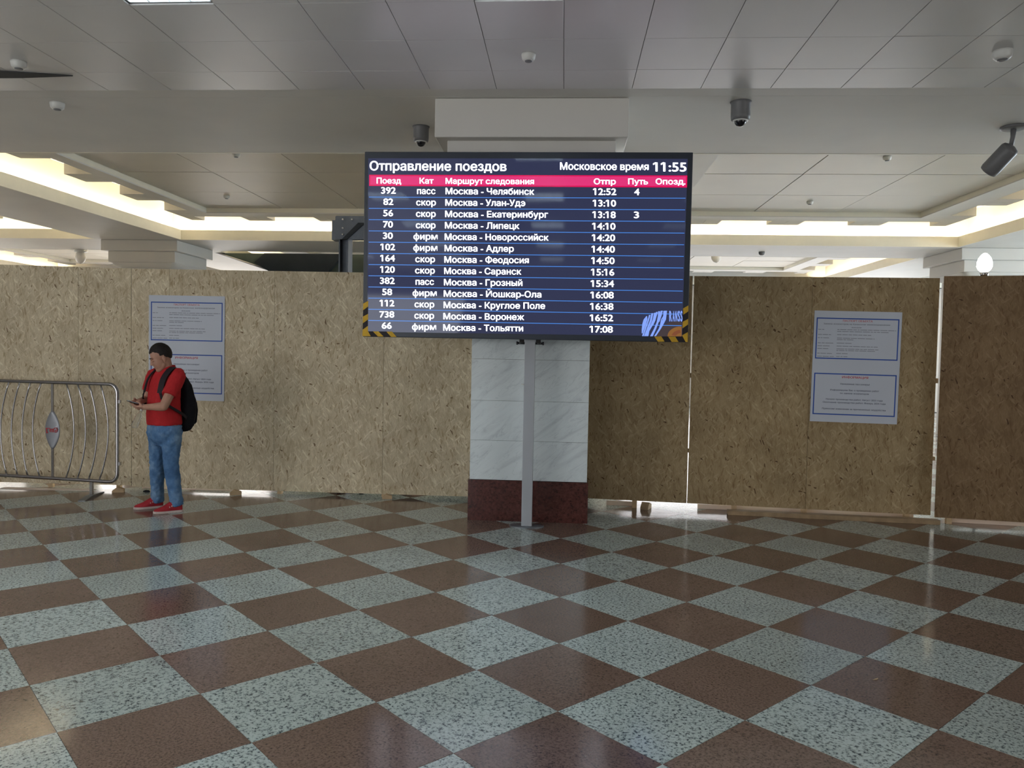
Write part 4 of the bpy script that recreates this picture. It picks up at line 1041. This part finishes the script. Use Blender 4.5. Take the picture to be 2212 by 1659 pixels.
# jeans
je = MB()
je.loft([(0.66, 0.0, 0.0, 0.085, 0.13), (0.72, -0.003, 0.0, 0.128, 0.172), (0.79, -0.005, 0.0, 0.150, 0.188), (0.86, -0.004, 0.0, 0.134, 0.168), (0.90, 0.0, 0, 0.120, 0.150), (0.95, 0, 0, 0.11, 0.14)], 36, 2.3)
for s_, (hp, kn, an) in LEGS.items():
    hp, kn, an = Vector(hp), Vector(kn), Vector(an)
    a = hp+Vector((-0.01, 0.0, -0.04)); q = [a, a.lerp(kn, 0.4), a.lerp(kn, 0.8), kn, kn.lerp(an, 0.2), kn.lerp(an, 0.45), kn.lerp(an, 0.72), kn.lerp(an, 0.9), Vector((an.x-0.004, an.y, 0.062))]
    je.tube(q, [0.100, 0.094, 0.078, 0.073, 0.070, 0.068, 0.062, 0.063, 0.062], 24)
jo = je.build('jeans', 'denim', man, fix=False); remesh(jo, 0.006, 5, 0.6, (0.020, 0.045))
# shoes
def shoe(hx, hy, ang, L_, lab):
    r_ = []
    M_ = Matrix.Translation((hx, hy, 0)) @ Matrix.Rotation(ang, 4, 'Z')
    s1 = MB(); prof = [(0.0, 0.026, 0.080, 0.0), (0.012, 0.035, 0.112, 0.0), (0.04, 0.040, 0.122, 0), (0.075, 0.041, 0.122, 0), (0.105, 0.041, 0.115, 0.002), (0.14, 0.042, 0.100, 0.004), (0.19, 0.045, 0.066, 0.004), (0.23, 0.043, 0.054, 0.0), (0.262, 0.032, 0.042, -0.004), (0.28, 0.012, 0.032, -0.006)]
    n = 18; vs = []
    for (x, w_, hh, off) in prof:
        for k in range(n):
            a = 2*math.pi*k/n; c, s2 = math.cos(a), math.sin(a)
            zz = max(-0.55, s2); z = 0.010+(hh-0.010)*(0.55+zz)/1.55
            ww = w_*(1.04 if s2 < 0 else (1.04-0.30*s2))
            vs.append(M_ @ Vector((x*L_/0.28, off+ww*math.copysign(abs(c)**0.7, c), z)))
    fs = []
    for i in range(len(prof)-1):
        for k in range(n): j = (k+1) % n; fs.append((i*n+k, i*n+j, (i+1)*n+j, (i+1)*n+k))
    fs += [tuple(range(n))[::-1], tuple((len(prof)-1)*n+k for k in range(n))]
    s1.add(vs, fs, True); so_ = s1.build('shoe', 'shoe_red', man)
    md = so_.modifiers.new('sub', 'SUBSURF'); md.levels = 1; md.render_levels = 2
    s2_ = MB(); out = []
    for sg in (1, -1):
        seq = prof if sg == 1 else prof[::-1]
        for (x, w_, hh, off) in seq: out.append((x*1.0*L_/0.28+(0.004 if x > 0.2 else -0.003 if x < 0.01 else 0), off+sg*(w_+0.003)))
    vs = [M_ @ Vector((x, y, z)) for z in (0.001, 0.022) for x, y in out]; n = len(out)
    s2_.add(vs, [tuple(range(n))[::-1], tuple(range(n, 2*n))]+[(i, (i+1) % n, n+(i+1) % n, n+i) for i in range(n)])
    s2_.build('sole', 'sole_pale', so_)
    lc = MB()
    for k in range(4):
        x = (0.115+k*0.020)*L_/0.28; zz = 0.106-k*0.011
        lc.tube([M_ @ Vector((x, -0.022, zz-0.006)), M_ @ Vector((x+0.004, 0, zz)), M_ @ Vector((x, 0.022, zz-0.006))], 0.003, 6)
    lc.build('laces', 'shoe_red', so_)
    MB().box(0.10, 0.108, 0.0395, 0.0415, 0.04, 0.075, M_ @ Matrix.Translation((0, 0, 0))).box(0.12, 0.128, 0.0415, 0.0435, 0.035, 0.065, M_).build('side_stripe', 'sole_pale', so_)
shoe(-0.078, 0.188, R(-27), 0.265, 'left')
shoe(-0.094, -0.152, R(-26), 0.272, 'right')
# phone (held: a thing of its own)
def in_man(o):
    o.matrix_world = Matrix.Translation(MO) @ Matrix.Rotation(MA, 4, 'Z') @ o.matrix_world; return o
ph = empty('phone'); tag(ph, 'black smartphone held in both hands of the man', 'phone')
ph.matrix_world = Matrix.Translation(MO) @ Matrix.Rotation(MA, 4, 'Z') @ Matrix.Translation((0.260, -0.066, 1.090)) @ Matrix.Rotation(R(-40), 4, 'Z') @ Matrix.Rotation(R(-17), 4, 'Y') @ Matrix.Rotation(R(4), 4, 'X')
bev(MB().box(-0.080, 0.080, -0.038, 0.038, -0.0045, 0.0045).build('case', 'black_gloss', ph), 0.003)
MB().box(-0.074, 0.074, -0.034, 0.034, 0.0046, 0.0052).build('phone_screen', 'phone_glow', ph)
# water bottle hanging from the near hand
bt = empty('water_bottle'); tag(bt, 'small clear plastic water bottle dangling below the man\'s hands', 'bottle')
bt.matrix_world = Matrix.Translation(MO) @ Matrix.Rotation(MA, 4, 'Z') @ Matrix.Translation((0.228, -0.022, 1.024)) @ Matrix.Rotation(R(-25), 4, 'Y')
MB().lathe([(0.012, -0.012), (0.013, -0.03), (0.028, -0.065), (0.031, -0.08), (0.029, -0.095), (0.031, -0.11), (0.029, -0.125), (0.031, -0.14), (0.031, -0.175), (0.026, -0.186)], 20).build('bottle_body', 'clear_plastic', bt)
MB().lathe([(0.014, -0.014), (0.0145, 0.0), (0.012, 0.003)], 16).build('cap', 'plastic_white', bt)
# backpack
bk = empty('backpack', MO, MA, 'black backpack worn on the man\'s back', 'backpack')
pk = MB()
rg = []
for (z, fb, hw) in ((0.79, -0.23, 0.11), (0.805, -0.27, 0.135), (0.85, -0.305, 0.152), (0.94, -0.330, 0.158), (1.04, -0.342, 0.160), (1.11, -0.335, 0.158), (1.19, -0.305, 0.152), (1.26, -0.270, 0.144), (1.32, -0.222, 0.130), (1.365, -0.185, 0.108), (1.39, -0.160, 0.075)):
    fb = -0.125-(-0.125-fb)*0.80
    f0 = -0.125; rg.append((z, (f0+fb)/2, 0.0, (f0-fb)/2, hw))
pk.loft(rg, 36, 3.0)
po = pk.build('pack', 'pack_black', bk, fix=False); remesh(po, 0.008, 6, 0.6, (0.012, 0.09))
def ribbon(name, pts, w_, t_, up, par, mat='strap_black'):
    P = [Vector(p) for p in pts]; vs = []
    # Catmull-Rom refinement
    Q_ = []
    for i in range(len(P)-1):
        p0_, p1_, p2_, p3_ = P[max(0, i-1)], P[i], P[i+1], P[min(len(P)-1, i+2)]
        for k in range(5):
            t = k/5; Q_.append(0.5*((2*p1_)+(-p0_+p2_)*t+(2*p0_-5*p1_+4*p2_-p3_)*t*t+(-p0_+3*p1_-3*p2_+p3_)*t**3))
    Q_.append(P[-1]); n = len(Q_)
    C_ = Vector(up)
    for i, p in enumerate(Q_):
        t = (Q_[min(n-1, i+1)]-Q_[max(0, i-1)]).normalized(); nr = (p-Vector((C_.x, C_.y, p.z*0.5+C_.z*0.5)))
        nr = (nr-t*nr.dot(t)).normalized(); s2 = t.cross(nr)
        for a, b2 in ((-1, -1), (1, -1), (1, 1), (-1, 1)): vs.append(p+s2*a*w_/2+nr*b2*t_/2)
    fs = [(0, 1, 2, 3), tuple(4*(n-1)+k for k in (3, 2, 1, 0))]
    for i in range(n-1):
        for k in range(4): j = (k+1) % 4; fs.append((i*4+k, i*4+4+k, i*4+4+j, i*4+j))
    o = MB().add(vs, fs, True).build(name, mat, par); smooth_angle(o); return o
for s_ in (1, -1):
    ribbon('shoulder_strap', [(-0.16, s_*0.085, 1.375), (-0.10, s_*0.10, 1.418), (-0.02, s_*0.110, 1.432), (0.045, s_*0.118, 1.388), (0.095, s_*0.124, 1.32), (0.120, s_*0.128, 1.24), (0.130, s_*0.130, 1.19)], 0.058, 0.014, (-0.02, s_*0.06, 1.1), bk)
    ribbon('webbing_strap', [(0.130, s_*0.130, 1.20), (0.125, s_*0.158, 1.13), (0.08, s_*0.186, 1.07), (0.0, s_*0.196, 1.02), (-0.09, s_*0.180, 0.97), (-0.15, s_*0.150, 0.93)], 0.026, 0.006, (0.0, 0.0, 1.0), bk)
zp = MB(); zpp = []
for k in range(15):
    a = math.pi*k/14; zpp.append((-0.285-0.02*math.sin(a)+0.03*(math.sin(a)), 0.145*math.cos(a), 0.98+0.27*math.sin(a)))
pocket = MB().loft([(0.86, -0.272, 0, 0.02, 0.11), (0.88, -0.280, 0, 0.028, 0.12), (1.0, -0.292, 0, 0.028, 0.122), (1.08, -0.288, 0, 0.022, 0.115), (1.10, -0.283, 0, 0.012, 0.10)], 24, 3).build('front_pocket', 'pack_black', bk)
MB().tube([(-0.17, -0.03, 1.385), (-0.155, -0.02, 1.425), (-0.155, 0.02, 1.425), (-0.17, 0.03, 1.385)], 0.007, 8).build('carry_loop', 'strap_black', bk)
print('tiles', ntile, 'objects', len(D.objects))
